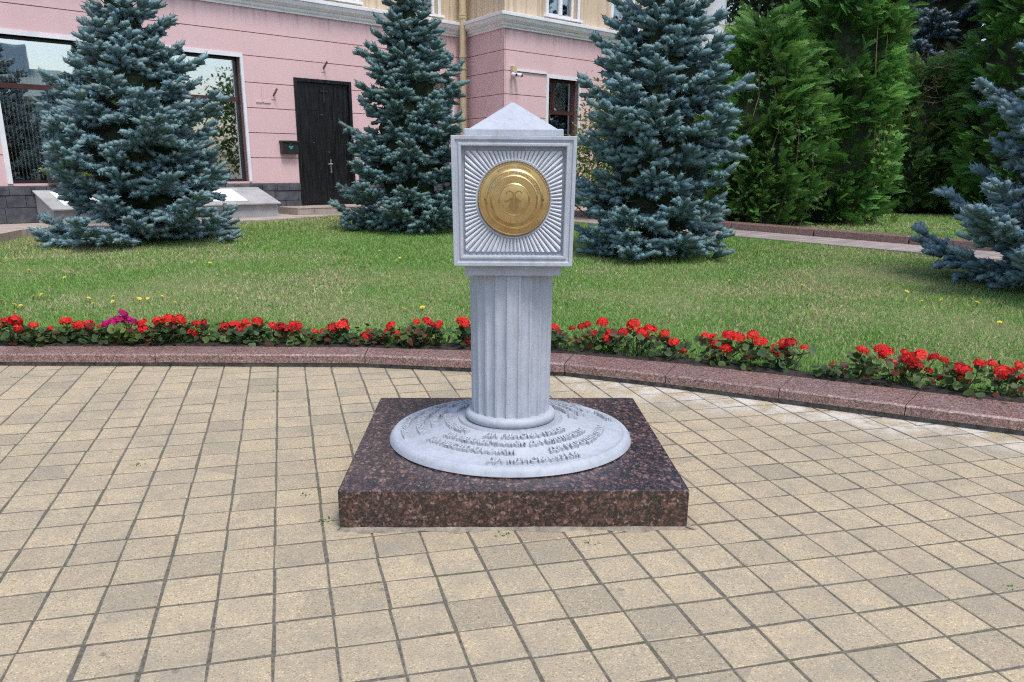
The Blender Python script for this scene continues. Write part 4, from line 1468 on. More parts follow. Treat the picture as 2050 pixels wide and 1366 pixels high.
def leaf_template():
    V = [(0, 0, 0), (.35, .26, .04), (.75, .2, 0), (1, 0, -.1), (.75, -.2, 0), (.35, -.26, .04)]
    return np.array(V, float), np.array([(0, 1, 5), (1, 2, 5), (2, 4, 5), (2, 3, 4)]), np.ones(6)
LEAF = leaf_template()

def scatter_tinted(tmpls, P, D, roll, sc, tint, r, var=0.16, huev=0.08):
    fm = basis(D, roll)
    sel = r.integers(0, len(tmpls), len(P))
    Vs, Ts, Cs, o = [], [], [], 0
    for q, (tv, tf, tw) in enumerate(tmpls):
        k_ = sel == q
        n = int(k_.sum())
        if not n: continue
        V, T = scatter(tv, tf, P[k_], fm[k_], sc[k_])
        tn = np.asarray(tint)
        tn = tn[k_] if tn.ndim == 2 else np.repeat(tn[None], n, 0)
        hue = r.normal(0, huev, n)
        c = tn * r.normal(1, var, n)[:, None] * (1 + np.stack([hue * 1.4, hue * .2, -hue * .5], 1))
        Vs.append(V); Ts.append(T + o); Cs.append((c[:, None, :] * tw[None, :, None]).reshape(-1, 3)); o += len(V)
    return np.concatenate(Vs), np.concatenate(Ts), np.clip(np.concatenate(Cs), 0.001, 1)

def thuja(base, rx, ry, H, seed, label, tint, n_cl=260, per=34, fan=0.2, vine=0, vine_side=None, top_pow=0.5, fan_gold=0.0):
    r = np.random.default_rng(seed)
    t = empty('thuja_tree', base)
    tag(t, label, 'tree', 'tall thujas behind the path')
    B = np.array(base, float)
    tr = MB()
    for q in range(3):
        a = q * 2.1
        tr.tube([B + [.2 * math.cos(a), .2 * math.sin(a), -.1], B + [.3 * rx * math.cos(a), .3 * ry * math.sin(a), H * .5], B + [.2 * rx * math.cos(a), .2 * ry * math.sin(a), H * .9]], [.1, .07, .02], 6)
    tr.build('trunk', M['bark'], t)
    def prof(tt):
        return np.clip(np.minimum(1.0, 0.80 + 1.2 * tt) * np.clip((1 - tt) / 0.55, 0, 1) ** top_pow, 0.05, 1.0)
    # clumps over the crown's surface
    P, D, TN = [], [], []
    for q in range(n_cl):
        tt = r.random() ** 1.12 * 0.985
        az = r.uniform(0, 2 * math.pi)
        rad = prof(tt) * r.uniform(0.70, 1.06)
        ctr = B + np.array([rx * rad * math.cos(az), ry * rad * math.sin(az), 0.08 + tt * H])
        out = np.array([math.cos(az), math.sin(az), 0.0])
        ax = out * r.uniform(.35, .8) + np.array([0, 0, r.uniform(.5, 1.0)])
        ax /= np.linalg.norm(ax)
        tone = r.normal(1.0, .16)
        for k_ in range(per):
            f = r.uniform(-.5, .55)
            off = ax * f * 0.50 + r.normal(0, .10, 3)
            P.append(ctr + off)
            dv = ax * 0.8 + out * r.uniform(.2, 1.0) + r.normal(0, .30, 3)
            D.append(dv)
            TN.append(np.array(tint) * tone * (1 + fan_gold * max(0, f) * np.array([1.2, .5, 0])))
    P, D, TN = np.array(P), np.array(D), np.array(TN)
    k_ = P[:, 2] > B[2] + 0.02
    P, D, TN = P[k_], D[k_], TN[k_]
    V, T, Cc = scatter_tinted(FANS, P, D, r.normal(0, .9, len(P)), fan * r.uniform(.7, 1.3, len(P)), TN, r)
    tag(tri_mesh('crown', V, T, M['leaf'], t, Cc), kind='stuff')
    # solid core for the dense inner growth, coloured dark as the shade inside
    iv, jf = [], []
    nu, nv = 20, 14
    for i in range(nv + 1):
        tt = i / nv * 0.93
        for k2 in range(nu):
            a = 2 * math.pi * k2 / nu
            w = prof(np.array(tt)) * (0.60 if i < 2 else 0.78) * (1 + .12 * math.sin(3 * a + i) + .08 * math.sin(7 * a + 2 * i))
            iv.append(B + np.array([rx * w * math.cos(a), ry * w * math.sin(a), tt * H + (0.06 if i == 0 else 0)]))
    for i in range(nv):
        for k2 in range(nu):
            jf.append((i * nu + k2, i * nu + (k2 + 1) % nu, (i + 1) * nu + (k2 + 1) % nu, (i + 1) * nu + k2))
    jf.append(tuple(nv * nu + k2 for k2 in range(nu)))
    mesh_obj('inner_shade_core', iv, jf, M['inner'], t)
    return t, prof, B

TH = (0.105, 0.245, 0.055)
tA, pfA, BA = thuja((4.78, 17.55, 0.36), 1.1, 1.0, 3.6, 71, 'broad thuja overgrown with creeper beside the white column, left of the hedge', TH, 270, 18, fan=.29, fan_gold=.25)
tB, pfB, BB = thuja((6.5, 18.2, 0.37), 0.95, 0.95, 6.3, 72, 'tall narrow thuja with creeper hanging down its right edge', (0.10, 0.245, 0.052), 320, 19, fan=.29)
tC, pfC, BC = thuja((9.9, 22.3, 0.385), 1.1, 1.05, 3.35, 73, 'low dull thuja with dead twigs behind the kerb gap', (0.15, 0.30, 0.085), 190, 18, fan=.30)
tD, pfD, BD = thuja((11.5, 20.3, 0.385), 1.1, 1.5, 7.4, 74, 'large thuja behind the nearest spruce at the right edge', (0.10, 0.25, 0.055), 320, 18, fan=.32)
thuja((13.8, 22.5, 0.385), 1.9, 1.7, 7.8, 75, 'thuja mostly hidden behind the large right hand thuja', TH, 70, 12, fan=.45)

def creeper(label, B, rx, ry, H, prof, n, az0, az1, z0, z1, tint, seed, size=0.105, edge_gold=0.0):
    r = np.random.default_rng(seed)
    az = r.uniform(az0, az1, n)
    tt = r.uniform(z0, z1, n)
    w = np.array([float(prof(np.array(q))) for q in tt]) * r.uniform(.97, 1.12, n)
    P = np.stack([B[0] + rx * w * np.cos(az), B[1] + ry * w * np.sin(az), B[2] + .05 + tt * H], 1)
    keepn = np.sin(P[:, 0] * 4.1 + P[:, 2] * 2.3) + np.sin(P[:, 2] * 5.3 - P[:, 0] * 3.0) + r.normal(0, .5, n) > -0.2
    P = P[keepn]; az = az[keepn]
    D = np.stack([np.cos(az) * .5 + r.normal(0, .4, len(P)), np.sin(az) * .5 + r.normal(0, .4, len(P)), -0.55 + r.normal(0, .35, len(P))], 1)
    V, T, Cc = scatter_tinted([PALM], P, D, r.normal(0, .5, len(P)), size * r.uniform(.7, 1.3, len(P)), np.array(tint), r, .2, .12)
    t = empty('creeper_vine', (float(P[:, 0].mean()), float(P[:, 1].mean()), float(B[2])))
    tag(t, label, 'vine')
    tag(tri_mesh('leaves', V, T, M['leaf'], t, Cc), kind='stuff')
    st = MB()
    for q in range(7):
        a = az0 + (az1 - az0) * (q + .5) / 7
        pts = []
        for f in np.linspace(z0, z1, 6):
            ww = float(prof(np.array(f))) * .96
            aa = a + .12 * math.sin(f * 9 + q)
            pts.append((B[0] + rx * ww * math.cos(aa), B[1] + ry * ww * math.sin(aa), B[2] + f * H))
        st.tube(pts, .008, 4, cap=False)
    st.build('stems', M['twig'], t)
creeper('dark green creeper covering the broad thuja beside the white column', BA, 1.22, 1.12, 3.6, pfA, 1100, R(190), R(345), 0.0, .82, (0.085, 0.18, 0.05), 5, .072)
creeper('bright green creeper trailing down the right edge of the tall thuja', BB, 1.08, 1.05, 6.3, pfB, 1100, R(285), R(375), 0.02, .78, (0.13, 0.28, 0.04), 6, .07)

# dead twigs on the low thuja
r = np.random.default_rng(9)
dt = empty('dead_branches', (9.3, 21.5, 3.6)); tag(dt, 'tangle of bare brown dead twigs on the low thuja behind the kerb gap', 'branches')
m = MB()
for q in range(60):
    az = r.uniform(R(180), R(330)); tt = r.uniform(.45, 1.0)
    w = float(pfC(np.array(tt)))
    p = BC + np.array([1.15 * w * math.cos(az), 1.2 * w * math.sin(az), .3 + tt * 3.35])
    d = np.array([math.cos(az) * .7 + r.normal(0, .4), math.sin(az) * .7 + r.normal(0, .3), r.uniform(-.1, .7)])
    l = r.uniform(.25, .7)
    m.tube([p, p + d * l * .5 + [0, 0, .05], p + d * l + [0, 0, -.08 * l]], [.009, .006, .003], 3, cap=False)
    for _ in range(3):
        s_ = p + d * l * r.uniform(.3, .8)
        m.tube([s_, s_ + (d + r.normal(0, .6, 3)) * l * .45], [.005, .002], 3, cap=False)
m.build('twigs', M['twig'], dt)

def bush(name, base, cen, rad, n, tint, label, cat, seed, size=.09, stems=6, group=None, trunk=None, kmin=.35):
    r = np.random.default_rng(seed)
    t = empty(name, base); tag(t, label, cat, group)
    B = np.array(base, float); cen = np.array(cen, float); rad = np.array(rad, float)
    m = MB()
    if trunk:
        m.tube([B + [0, 0, -.1], (B + cen) / 2 + [.1, .05, 0], cen], trunk, 8)
    for q in range(stems):
        e = cen + r.normal(0, .5, 3) * rad
        s_ = cen * .6 + B * .4 if trunk else B + r.normal(0, .06, 3) * [1, 1, 0]
        m.tube([s_, (s_ + e) / 2 + r.normal(0, .05, 3), e], [.02 if not trunk else .07, .012, .005], 5, cap=False)
    m.build('trunk' if trunk else 'stems', M['bark'], t)
    ncl = max(12, n // 45)
    cd = r.normal(0, 1, (ncl, 3)); cd /= np.linalg.norm(cd, axis=1, keepdims=True)
    cc = cen + cd * rad * r.uniform(kmin, 1.0, ncl)[:, None]
    idx = r.integers(0, ncl, n)
    P = cc[idx] + r.normal(0, .17, (n, 3)) * rad
    D = cd[idx] * .6 + r.normal(0, .7, (n, 3)) + np.array([0, 0, -.1])
    tn = np.array(tint)[None] * r.normal(1, .15, ncl)[idx][:, None]
    k_ = P[:, 2] > B[2] + .03
    V, T, Cc = scatter_tinted([LEAF], P[k_], D[k_], r.normal(0, .8, k_.sum()), size * r.uniform(.7, 1.3, k_.sum()), tn[k_], r, .15, .1)
    tag(tri_mesh('crown', V, T, M['leaf'], t, Cc), kind='stuff')
    return t
bush('garden_shrub', (1.75, 18.2, .37), (1.8, 18.2, 1.75), (.75, .6, 1.2), 2600, (0.17, 0.24, 0.06), 'loose light green shrub between the monument head and the spruce', 'shrub', 3)
bush('garden_shrub', (3.2, 19.0, .38), (3.2, 19.0, 1.7), (.8, .6, 1.5), 1800, (0.15, 0.24, 0.05), 'light green shrub hidden behind the spruce right of the monument', 'shrub', 4)
bush('broadleaf_tree', (8.0, 30.0, .38), (7.9, 30.0, 6.0), (1.25, 1.25, 1.9), 3600, (0.03, 0.05, 0.02), 'dark broadleaf tree rising behind the broad thuja', 'tree', 12, .20, 10, trunk=[.25, .18, .08])
bush('window_plant', WL.p(-4.1, 1.2, .09), np.array(WL.p(-4.1, 1.34, .10)), (.34, .34, .1), 700, (0.26, 0.36, 0.05), 'light green plants growing in the planter on the shop window sill', 'plant', 13, .07, 4)

# far houses: one above the hedge, one that the shop windows mirror
h1 = empty('house', (12.0, 41.0, .38)); tag(h1, 'pale house with brick chimney far behind the hedge', 'house')
m = MB(); m.box(7.5, 17.5, 40, 48, .2, 7.2); m.build('wall', M['house_wall'], h1)
m = MB(); m.add([(7.1, 39.5, 7.2), (17.9, 39.5, 7.2), (17.9, 48.5, 7.2), (7.1, 48.5, 7.2), (7.1, 39.5, 7.45), (17.9, 39.5, 7.45), (17.9, 44, 8.6), (7.1, 44, 8.6), (17.9, 48.5, 7.45), (7.1, 48.5, 7.45)],
      [(0, 3, 2, 1), (0, 1, 5, 4), (4, 5, 6, 7), (7, 6, 8, 9), (2, 3, 9, 8), (0, 4, 7, 9, 3), (1, 2, 8, 6, 5)]); rf = m.build('roof', M['house_grey'], h1)
m = MB(); m.box(11.75, 12.35, 41.0, 41.6, 7.6, 9.3); m.build('chimney', M['brick'], rf)

h2 = empty('house', (30, 3, 0)); tag(h2, 'long grey house with green roof, mirrored in the left shop window', 'house')
hd = np.array([0.40, 0.916, 0]); hn = np.array([-0.916, 0.40, 0])
WH = Wall(np.array([27.0, 3.0, 0]), hd, hn)
m = MB(); WH.box(m, -22, 0.0, -.05, 4.6, -9, 0); m.build('wall', M['house_grey'], h2)
m = MB()
m.add([WH.p(-22.4, 4.6, .5), WH.p(.4, 4.6, .5), WH.p(.4, 4.6, -9.5), WH.p(-22.4, 4.6, -9.5), WH.p(-22.4, 4.75, .5), WH.p(.4, 4.75, .5), WH.p(-3.0, 6.6, -4.5), WH.p(-19, 6.6, -4.5), WH.p(.4, 4.75, -9.5), WH.p(-22.4, 4.75, -9.5)],
      [(0, 3, 2, 1), (0, 1, 5, 4), (4, 5, 6, 7), (7, 6, 8, 9), (2, 3, 9, 8), (0, 4, 7, 9, 3), (1, 2, 8, 6, 5)]); rf = m.build('roof', M['roof_green'], h2)
m = MB(); WH.box(m, -6.0, -4.6, 6.2, 7.9, -5.4, -4.0); m.build('roof_turret', M['house_wall'], rf)
for q in range(7):
    m = MB(); WH.box(m, -20.5 + q * 2.9, -19.1 + q * 2.9, 1.4, 3.3, .002, .03); m.build('window', M['frame_black'], h2)

bush('broadleaf_tree', (19.0, 12.5, .2), (19.0, 12.5, 3.4), (2.3, 2.3, 2.6), 4200, (0.06, 0.11, 0.03), 'dark green tree mirrored in the shop window beside the door', 'tree', 14, .2, 10, trunk=[.25, .18, .08])
bush('broadleaf_tree', (25.5, 14.5, .2), (25.5, 14.5, 2.6), (3.6, 3.2, 2.2), 3600, (0.05, 0.09, 0.025), 'low round tree mirrored at the foot of the shop window', 'tree', 15, .26, 10, trunk=[.25, .18, .08])

# ------------------------------------------------------------------ grass
r = np.random.default_rng(77)
def in_paths(x, y):
    ex = np.array(edge); bx2 = np.array(back)
    a = (x - P0[0]) * pn[0] + (y - P0[1]) * pn[1]
    b = (x - P0[0]) * pd[0] + (y - P0[1]) * pd[1]
    on = (a > -0.01) & (a < 1.28) & (b > -5.6)
    lim = np.interp(x, ex[:, 0], ex[:, 1])
    on |= y > lim - 0.01
    return on & (x < 20)
GX, GY, GS = [], [], []
def field(n, x0, x1, y0, y1, size):
    x = r.uniform(x0, x1, n); y = r.uniform(y0, y1, n)
    u = 1025 + 1700 * x / (y * .954 + .35)
    kb_ = np.interp(x, KB[:, 0], KB[:, 1])
    k_ = (u > -90) & (u < 2140) & (y > kb_ + 0.20 + 0.10 * np.sin(x * 5.3) * np.sin(x * 2.1)) & ~in_paths(x, y)
    GX.append(x[k_]); GY.append(y[k_]); GS.append(np.full(k_.sum(), size))
field(150000, -5.5, 6.5, 4.8, 8.0, 1.0)
field(150000, -7.5, 8.0, 8.0, 11.5, 1.05)
field(150000, -10.0, 11.0, 11.5, 16.0, 1.25)
field(90000, -9.0, 13.0, 16.0, 26.0, 1.6)
GX, GY, GS = np.concatenate(GX), np.concatenate(GY), np.concatenate(GS)
GZ = lawn_z(GY)
n = len(GX)
def fbm(x, y, s):
    v = np.zeros_like(x)
    for o, (a, b, c_) in enumerate(((1.0, .37, .2), (2.1, 1.3, 1.7), (4.3, 2.9, .5), (7.9, 5.7, 2.2))):
        v += (np.sin(x * s * a + b + 1.7 * np.sin(y * s * a * .7 + c_)) * np.sin(y * s * a * 1.1 + c_ * 3 + 1.3 * np.sin(x * s * a * .8 + b))) / (o + 1)
    return v
dry = np.clip(fbm(GX, GY, .55) * .45 + fbm(GX + 7, GY, 1.9) * .28 + .22 + .12 * (GY > 9), 0, 1)
kbl = np.interp(GX, KB[:, 0], KB[:, 1])
lush = np.clip(1 - (GY - kbl - .2) / 1.1, 0, 1)              # taller fresh fringe behind the flowers
dry = dry * (1 - .85 * lush)
hgt = (0.022 + 0.026 * r.random(n)) * (1 + 1.1 * lush * r.random(n)) * GS * (1 - .25 * dry)
wid = (0.0032 + 0.003 * r.random(n)) * GS * (1 + .25 * (GY > 11))
# clover-like low leaves: wide and short
clo = r.random(n) < 0.22
wid = np.where(clo, wid * 3.2, wid); hgt = np.where(clo, hgt * .55, hgt)
az = r.uniform(0, 6.283, n); lean = r.normal(0, .55, n) * hgt
ax, ay = np.cos(az), np.sin(az)
la = r.uniform(0, 6.283, n)
V = np.empty((n, 3, 3))
V[:, 0] = np.stack([GX - ax * wid, GY - ay * wid, GZ - .004], 1)
V[:, 1] = np.stack([GX + ax * wid, GY + ay * wid, GZ - .004], 1)
V[:, 2] = np.stack([GX + np.cos(la) * lean * 1.3, GY + np.sin(la) * lean * 1.3, GZ + hgt], 1)
g0 = np.array([0.13, 0.28, 0.06]); g1 = np.array([0.27, 0.42, 0.125]); g2 = np.array([0.55, 0.48, 0.29])
mixv = r.random(n)[:, None]
gc = g0 * (1 - mixv) + g1 * mixv
isdry = (r.random(n) < dry * .58)[:, None]
gc = np.where(isdry, g2 * r.uniform(.65, 1.1, n)[:, None], gc)
gc = gc * (1 + .25 * lush[:, None] * np.array([-.1, .35, -.1]))
cols = np.repeat(gc[:, None, :], 3, 1)
cols[:, 2] *= 1.15
tag(tri_mesh('grass', V.reshape(-1, 3), np.arange(n * 3).reshape(-1, 3), M['grass'], None, np.clip(cols.reshape(-1, 3), 0, 1)),
    'short green and partly dry grass covering the lawn', 'grass', kind='stuff')

# dandelions
DAND = [(-5.02,8.31),(-4.79,8.13),(-4.70,8.08),(-4.62,7.81),(-4.54,7.69),(-4.85,8.59),(-4.82,8.68),(-4.25,8.50),(-4.07,8.21),(-4.05,8.60),(-3.93,8.32),(-3.80,8.49),(-3.74,8.49),(-3.66,8.50),(-3.57,8.64),(4.21,9.55),(4.28,9.26),(4.18,8.69),(4.42,8.77),(4.50,8.70),(4.63,8.83),(4.78,8.86),(4.72,8.63),(4.82,8.58),(5.01,8.70),(4.41,7.64),(-1.54,11.68),(-1.93,12.47),(2.92,8.99),(3.26,9.64),(-2.28,11.63),(-3.91,11.07),(-5.13,9.77),(-1.21,9.96),(-0.87,8.14),(-1.04,8.07),(-5.82,10.30),(3.13,11.95),(2.98,10.17),(-5.00,9.25),(-2.90,9.88),(-3.31,8.30),(4.11,10.23),(2.52,9.96)]
M['yellow'] = simple('dandelion_yellow', (0.72, 0.50, 0.02), (0.85, 0.65, 0.05), 40.0, 0.7)
fm_ = bpy.data.meshes.new('flower')
bm = bmesh.new()
for k_ in range(14):
    a = 2 * math.pi * k_ / 14
    for rr, z in ((.021, .004), (.013, .009)):
        p = [(0, 0, .002), (rr * math.cos(a - .2), rr * math.sin(a - .2), z), (rr * 1.08 * math.cos(a), rr * 1.08 * math.sin(a), z + .001), (rr * math.cos(a + .2), rr * math.sin(a + .2), z)]
        bm.faces.new([bm.verts.new(q) for q in p])
bm.to_mesh(fm_); bm.free(); fm_.materials.append(M['yellow'])
sm_ = bpy.data.meshes.new('stem')
ms = MB(); ms.tube([(0, 0, -.07), (0, 0, .003)], .003, 5)
sm_.from_pydata(ms.v, [], ms.f); sm_.materials.append(M['stem'])
for (x, y) in DAND:
    t = empty('dandelion', (x, y, float(lawn_z(y)) + .055))
    tag(t, 'tiny yellow dandelion flower in the mown lawn', 'flower', 'dandelions in the lawn')
    o = link(bpy.data.objects.new('flower', fm_), t)
    s_ = random.uniform(.7, 1.15)
    o.scale = (s_, s_, s_); o.rotation_euler = (random.uniform(0, .7), random.uniform(-.4, .4), random.uniform(0, 6))
    link(bpy.data.objects.new('stem', sm_), t)

# ------------------------------------------------------------------ geraniums behind the kerb
HEADS = [(-4.07,6.70,0.225),(-3.94,6.68,0.221),(-4.03,6.71,0.262),(-3.95,6.69,0.280),(-3.81,6.68,0.242),(-3.71,6.73,0.209),(-3.61,6.80,0.249),(-3.50,6.79,0.223),(-3.42,6.79,0.233),(-3.30,6.72,0.227),(-3.10,6.77,0.186),(-2.97,6.74,0.254),(-2.96,6.72,0.208),(-2.83,6.72,0.271),(-2.74,6.73,0.289),(-2.70,6.83,0.263),(-2.85,6.83,0.219),(-2.58,6.82,0.242),(-2.52,6.81,0.227),(-2.57,6.73,0.178),(-2.48,6.75,0.268),(-2.34,6.79,0.217),(-2.25,6.80,0.231),(-2.17,6.82,0.258),(-2.15,6.83,0.208),(-2.18,6.71,0.216),(-2.06,6.79,0.265),(-1.94,6.79,0.236),(-1.88,6.77,0.216),(-1.76,6.72,0.258),(-1.73,6.77,0.235),(-1.81,6.71,0.220),(-1.61,6.83,0.183),(-1.54,6.82,0.185),(-1.44,6.77,0.224),(-1.37,6.73,0.243),(-1.37,6.82,0.264),(-1.18,6.78,0.156),(-1.16,6.81,0.177),(-1.04,6.80,0.143),(-1.01,6.76,0.197),(-0.98,6.75,0.252),(-0.93,6.77,0.167),(-0.77,6.74,0.283),(-0.68,6.70,0.291),(-0.58,6.71,0.281),(-0.61,6.79,0.232),(-0.64,6.68,0.275),(-0.38,6.67,0.271),(-0.37,6.75,0.126),(-0.40,6.71,0.292),(0.33,6.67,0.249),(0.47,6.63,0.260),(0.54,6.59,0.281),(0.59,6.66,0.288),(0.58,6.55,0.214),(0.64,6.56,0.236),(0.69,6.51,0.328),(0.76,6.54,0.244),(0.73,6.50,0.208),(0.85,6.47,0.263),(0.93,6.49,0.318),(0.99,6.41,0.268),(1.05,6.42,0.301),(1.16,6.43,0.262),(1.21,6.29,0.225),(1.28,6.25,0.172),(1.43,6.20,0.293),(1.49,6.25,0.281),(1.51,6.22,0.218),(1.56,6.14,0.217),(1.58,6.14,0.309),(1.64,6.10,0.301),(1.74,6.08,0.322),(1.78,6.01,0.286),(1.90,6.04,0.206),(1.91,6.06,0.239),(1.96,6.04,0.277),(1.99,6.00,0.286),(1.96,6.05,0.198),(2.05,5.87,0.279),(2.39,5.71,0.297),(2.53,5.73,0.301),(2.55,5.70,0.277),(2.57,5.63,0.226),(2.65,5.66,0.160),(2.64,5.62,0.302),(2.68,5.62,0.259),(2.70,5.54,0.295),(2.69,5.53,0.226),(2.77,5.52,0.202),(2.77,5.47,0.303),(2.84,5.47,0.284),(2.87,5.54,0.143),(2.92,5.42,0.242),(2.94,5.37,0.239),(2.94,5.38,0.174),(3.01,5.36,0.292),(3.11,5.39,0.285),(3.14,5.31,0.247),(3.17,5.29,0.238),(3.20,5.25,0.306),(3.28,5.32,0.207)]
MAG = [(-3.12,6.75,0.335),(-3.14,6.72,0.287),(-3.18,6.71,0.267),(-3.04,6.71,0.272),(-3.24,6.71,0.256),(-3.12,6.79,0.284)]
r = np.random.default_rng(31)
def head_mesh(col, seed):
    q = np.random.default_rng(seed)
    V, T, Cc = [], [], []
    nfl = 17
    for k_ in range(nfl):
        z = 1 - 1.35 * (k_ + .5) / nfl
        a = k_ * 2.4
        rr = math.sqrt(max(0, 1 - z * z))
        nd = np.array([rr * math.cos(a), rr * math.sin(a), z * .8 + .15]); nd /= np.linalg.norm(nd)
        ctr = nd * np.array([.047, .047, .033]) * q.uniform(.75, 1.08)
        s1 = np.cross(nd, [0.3, .2, 1.0]); s1 /= np.linalg.norm(s1); s2 = np.cross(nd, s1)
        tone = q.normal(1, .12)
        for p in range(5):
            b = 2 * math.pi * p / 5 + q.uniform(-.2, .2)
            d = s1 * math.cos(b) + s2 * math.sin(b); e = np.cross(nd, d)
            l = .0215 * q.uniform(.8, 1.15)
            o = len(V)
            V += [ctr, ctr + d * l * .7 + e * l * .42 + nd * .003, ctr + d * l + nd * q.uniform(-.005, .004), ctr + d * l * .7 - e * l * .42 + nd * .003]
            T += [(o, o + 1, o + 2), (o, o + 2, o + 3)]
            Cc += [np.array(col) * tone * .75] + [np.array(col) * tone] * 3
        V_ = len(V)
        # floret stalk from the head's centre
        V += [np.array([0, 0, -.03]), ctr + s1 * .0018, ctr - s1 * .0018]
        T += [(V_, V_ + 1, V_ + 2)]
        Cc += [np.array([.07, .05, .02])] * 3
    o = tri_mesh('flower_head', V, T, M['petal'], None, np.clip(np.array(Cc), 0, 1))
    me = o.data
    bpy.data.objects.remove(o)
    return me
RED = [head_mesh(c, s) for s, c in enumerate([(0.80, 0.026, 0.020), (0.85, 0.036, 0.028), (0.74, 0.02, 0.024), (0.82, 0.028, 0.036), (0.86, 0.045, 0.036), (0.50, 0.02, 0.022)])]
MAGM = [head_mesh(c, 20 + s) for s, c in enumerate([(0.55, 0.008, 0.17), (0.62, 0.012, 0.21)])]

def ger_leaf(nseg=10):
    V = [(0, 0, -.10)]
    for k_ in range(nseg):
        a = 2 * math.pi * k_ / nseg
        rr = 1.0 if k_ % 2 else .88
        if k_ == 5: rr = .55
        V.append((rr * math.cos(a), rr * math.sin(a), .10 if k_ % 2 else .02))
    T = [(0, 1 + k_, 1 + (k_ + 1) % nseg) for k_ in range(nseg)]
    return np.array(V, float), np.array(T), np.array([.72] + [1.05] * nseg)
GLEAF = ger_leaf()
ORD = ['first', 'second', 'third', 'fourth', 'fifth', 'sixth', 'seventh', 'eighth', 'ninth', 'tenth', 'eleventh', 'twelfth', 'thirteenth', 'fourteenth', 'fifteenth', 'sixteenth', 'seventeenth',
       'eighteenth', 'nineteenth', 'twentieth', 'twenty-first', 'twenty-second', 'twenty-third', 'twenty-fourth', 'twenty-fifth']
def geranium(hs, label, meshes, tint, size=1.0, nleaf=60, headscale=1.0, extra=None):
    hs = np.array(hs)
    cx, cy = hs[:, 0].mean(), hs[:, 1].mean()
    top = hs[:, 2].max()
    t = empty('geranium', (float(cx), float(cy), 0.09))
    tag(t, label, 'flower', 'geraniums along the kerb')
    spread = max(.085, hs[:, 0].std() + .065) * size
    nl = int(nleaf * (.7 + spread * 4))
    zt = max(.06, min(top - .13, .17))
    P = np.stack([cx + r.normal(0, spread * .75, nl), cy + r.normal(0, .07, nl), .10 + zt * r.random(nl) ** .9], 1)
    D = np.stack([r.normal(0, .5, nl), r.normal(-.25, .5, nl), r.normal(.9, .3, nl)], 1)
    # the leaf template lies in its x-y plane: turn its normal to D
    nrm = D / np.linalg.norm(D, axis=1, keepdims=True)
    s1 = np.cross(nrm, np.array([[.3, 1, .1]])); s1 /= np.linalg.norm(s1, axis=1, keepdims=True)
    ang = r.uniform(0, 6.28, nl)[:, None]
    s2 = np.cross(nrm, s1)
    s1, s2 = s1 * np.cos(ang) + s2 * np.sin(ang), s2 * np.cos(ang) - s1 * np.sin(ang)
    fm = np.stack([s1, s2, nrm], 2)
    sc = r.uniform(.018, .036, nl)
    V, T = scatter(GLEAF[0], GLEAF[1], P, fm, sc)
    tone = np.array(tint)[None] * r.normal(1, .2, nl)[:, None]
    old = r.random(nl) < .12
    tone[old] = np.array([.11, .035, .02])
    Cc = (tone[:, None, :] * GLEAF[2][None, :, None]).reshape(-1, 3)
    tag(tri_mesh('foliage', V, T, M['leaf'], t, np.clip(Cc, 0.002, 1)), kind='stuff')
    st = MB()
    for (x, y, z) in hs:
        b = np.array([cx + (x - cx) * .5, cy + (y - cy) * .5, .09])
        st.tube([b, (b + [x, y, z]) / 2 + [r.normal(0, .01), r.normal(0, .01), .01], (x, y, z - .02)], .0035, 4, cap=False)
    for _ in range(5):
        st.tube([(cx, cy, .08), (cx + r.normal(0, spread * .6), cy + r.normal(0, .05), .1 + zt * .7)], .005, 4, cap=False)
    st.build('stems', M['stem'], t)
    for k_, (x, y, z) in enumerate(hs):
        o = bpy.data.objects.new('flower_head', meshes[int(r.integers(0, len(meshes)))])
        link(o, t)
        o.location = (x - cx, y - cy, z - .09)
        s_ = headscale * r.uniform(.55, 1.18)
        o.scale = (s_, s_, s_ * r.uniform(.85, 1.1))
        o.rotation_euler = (r.normal(.1, .3), r.normal(0, .3), r.uniform(0, 6.28))
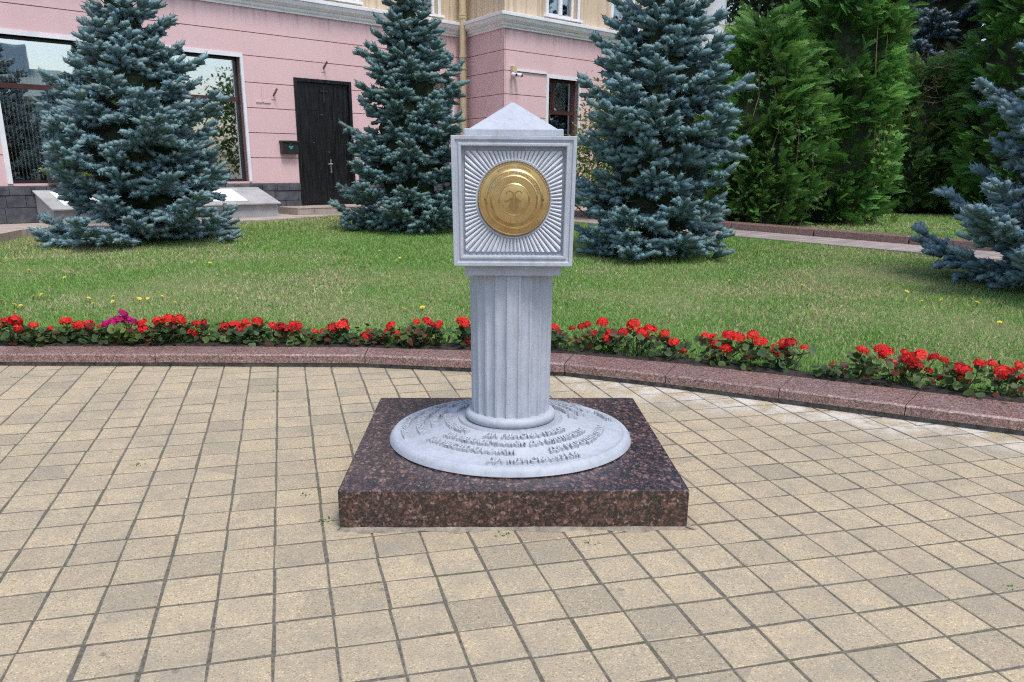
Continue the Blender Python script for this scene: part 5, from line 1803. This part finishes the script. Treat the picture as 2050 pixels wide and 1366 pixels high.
def clusters(L, gap):
    L = sorted(L)
    out = [[L[0]]]
    for h in L[1:]:
        if h[0] - out[-1][-1][0] > gap or h[0] - out[-1][0][0] > .26: out.append([])
        out[-1].append(h)
    return out
left = clusters([h for h in HEADS if h[0] < 0], .085)
right = clusters([h for h in HEADS if h[0] > 0], .085)
gt = [(.055, .10, .038), (.05, .095, .03), (.065, .105, .032), (.075, .125, .03)]
for i, h in enumerate(left):
    geranium(h, 'red geranium, %s from the left edge in the row left of the column' % ORD[i], RED, gt[i % 4])
for i, h in enumerate(right):
    geranium(h, 'red geranium, %s from the column in the row right of the column' % ORD[i], RED, gt[(i + 1) % 4])
geranium(MAG, 'magenta geranium standing taller than the red ones in the left row', MAGM, (.115, .185, .035), 1.0, 75, .95)
for i, (x, lab) in enumerate(((-.85, 'flowerless geranium with dark leaves just left of the column'), (2.22, 'flowerless geranium in the widest gap of the right row'))):
    y = float(np.interp(x, KB[:, 0], KB[:, 1])) + .14
    hs = [(x, y, .2)]
    t0 = len(bpy.data.objects)
    geranium(hs, lab, RED, gt[i], .8, 34, .35)

# ------------------------------------------------------------------ weeds in the joints
for i, (x, y, lab) in enumerate(((-1.62, 5.62, 'weed in the paver joints far left, below the kerb'), (-.98, 3.72, 'weed sprouting beside the left side of the granite slab'), (-.03, 3.30, 'tiny weed at the middle of the granite slab front'),
                                 (.33, 3.22, 'tiny weed before the granite slab, right of its middle'), (-1.93, 4.12, 'weed in the paver joints well left of the slab'), (-3.6, 5.95, 'weed at the far left near the kerb'),
                                 (1.86, 2.86, 'small weed in the pavers at the lower right'), (-.82, 3.42, 'small weed at the front left corner of the granite slab'))):
    t = empty('weed', (x, y, 0)); tag(t, lab, 'weed')
    n = 14
    P = np.stack([x + r.normal(0, .018, n), y + r.normal(0, .014, n), np.full(n, -.004)], 1)
    D = np.stack([r.normal(0, .8, n), r.normal(0, .8, n), r.uniform(.15, .9, n)], 1)
    V, T, Cc = scatter_tinted([LEAF], P, D, r.normal(0, .6, n), r.uniform(.010, .022, n), np.array((.09, .19, .035)), r)
    tri_mesh('leaves', V, T, M['leaf'], t, Cc)
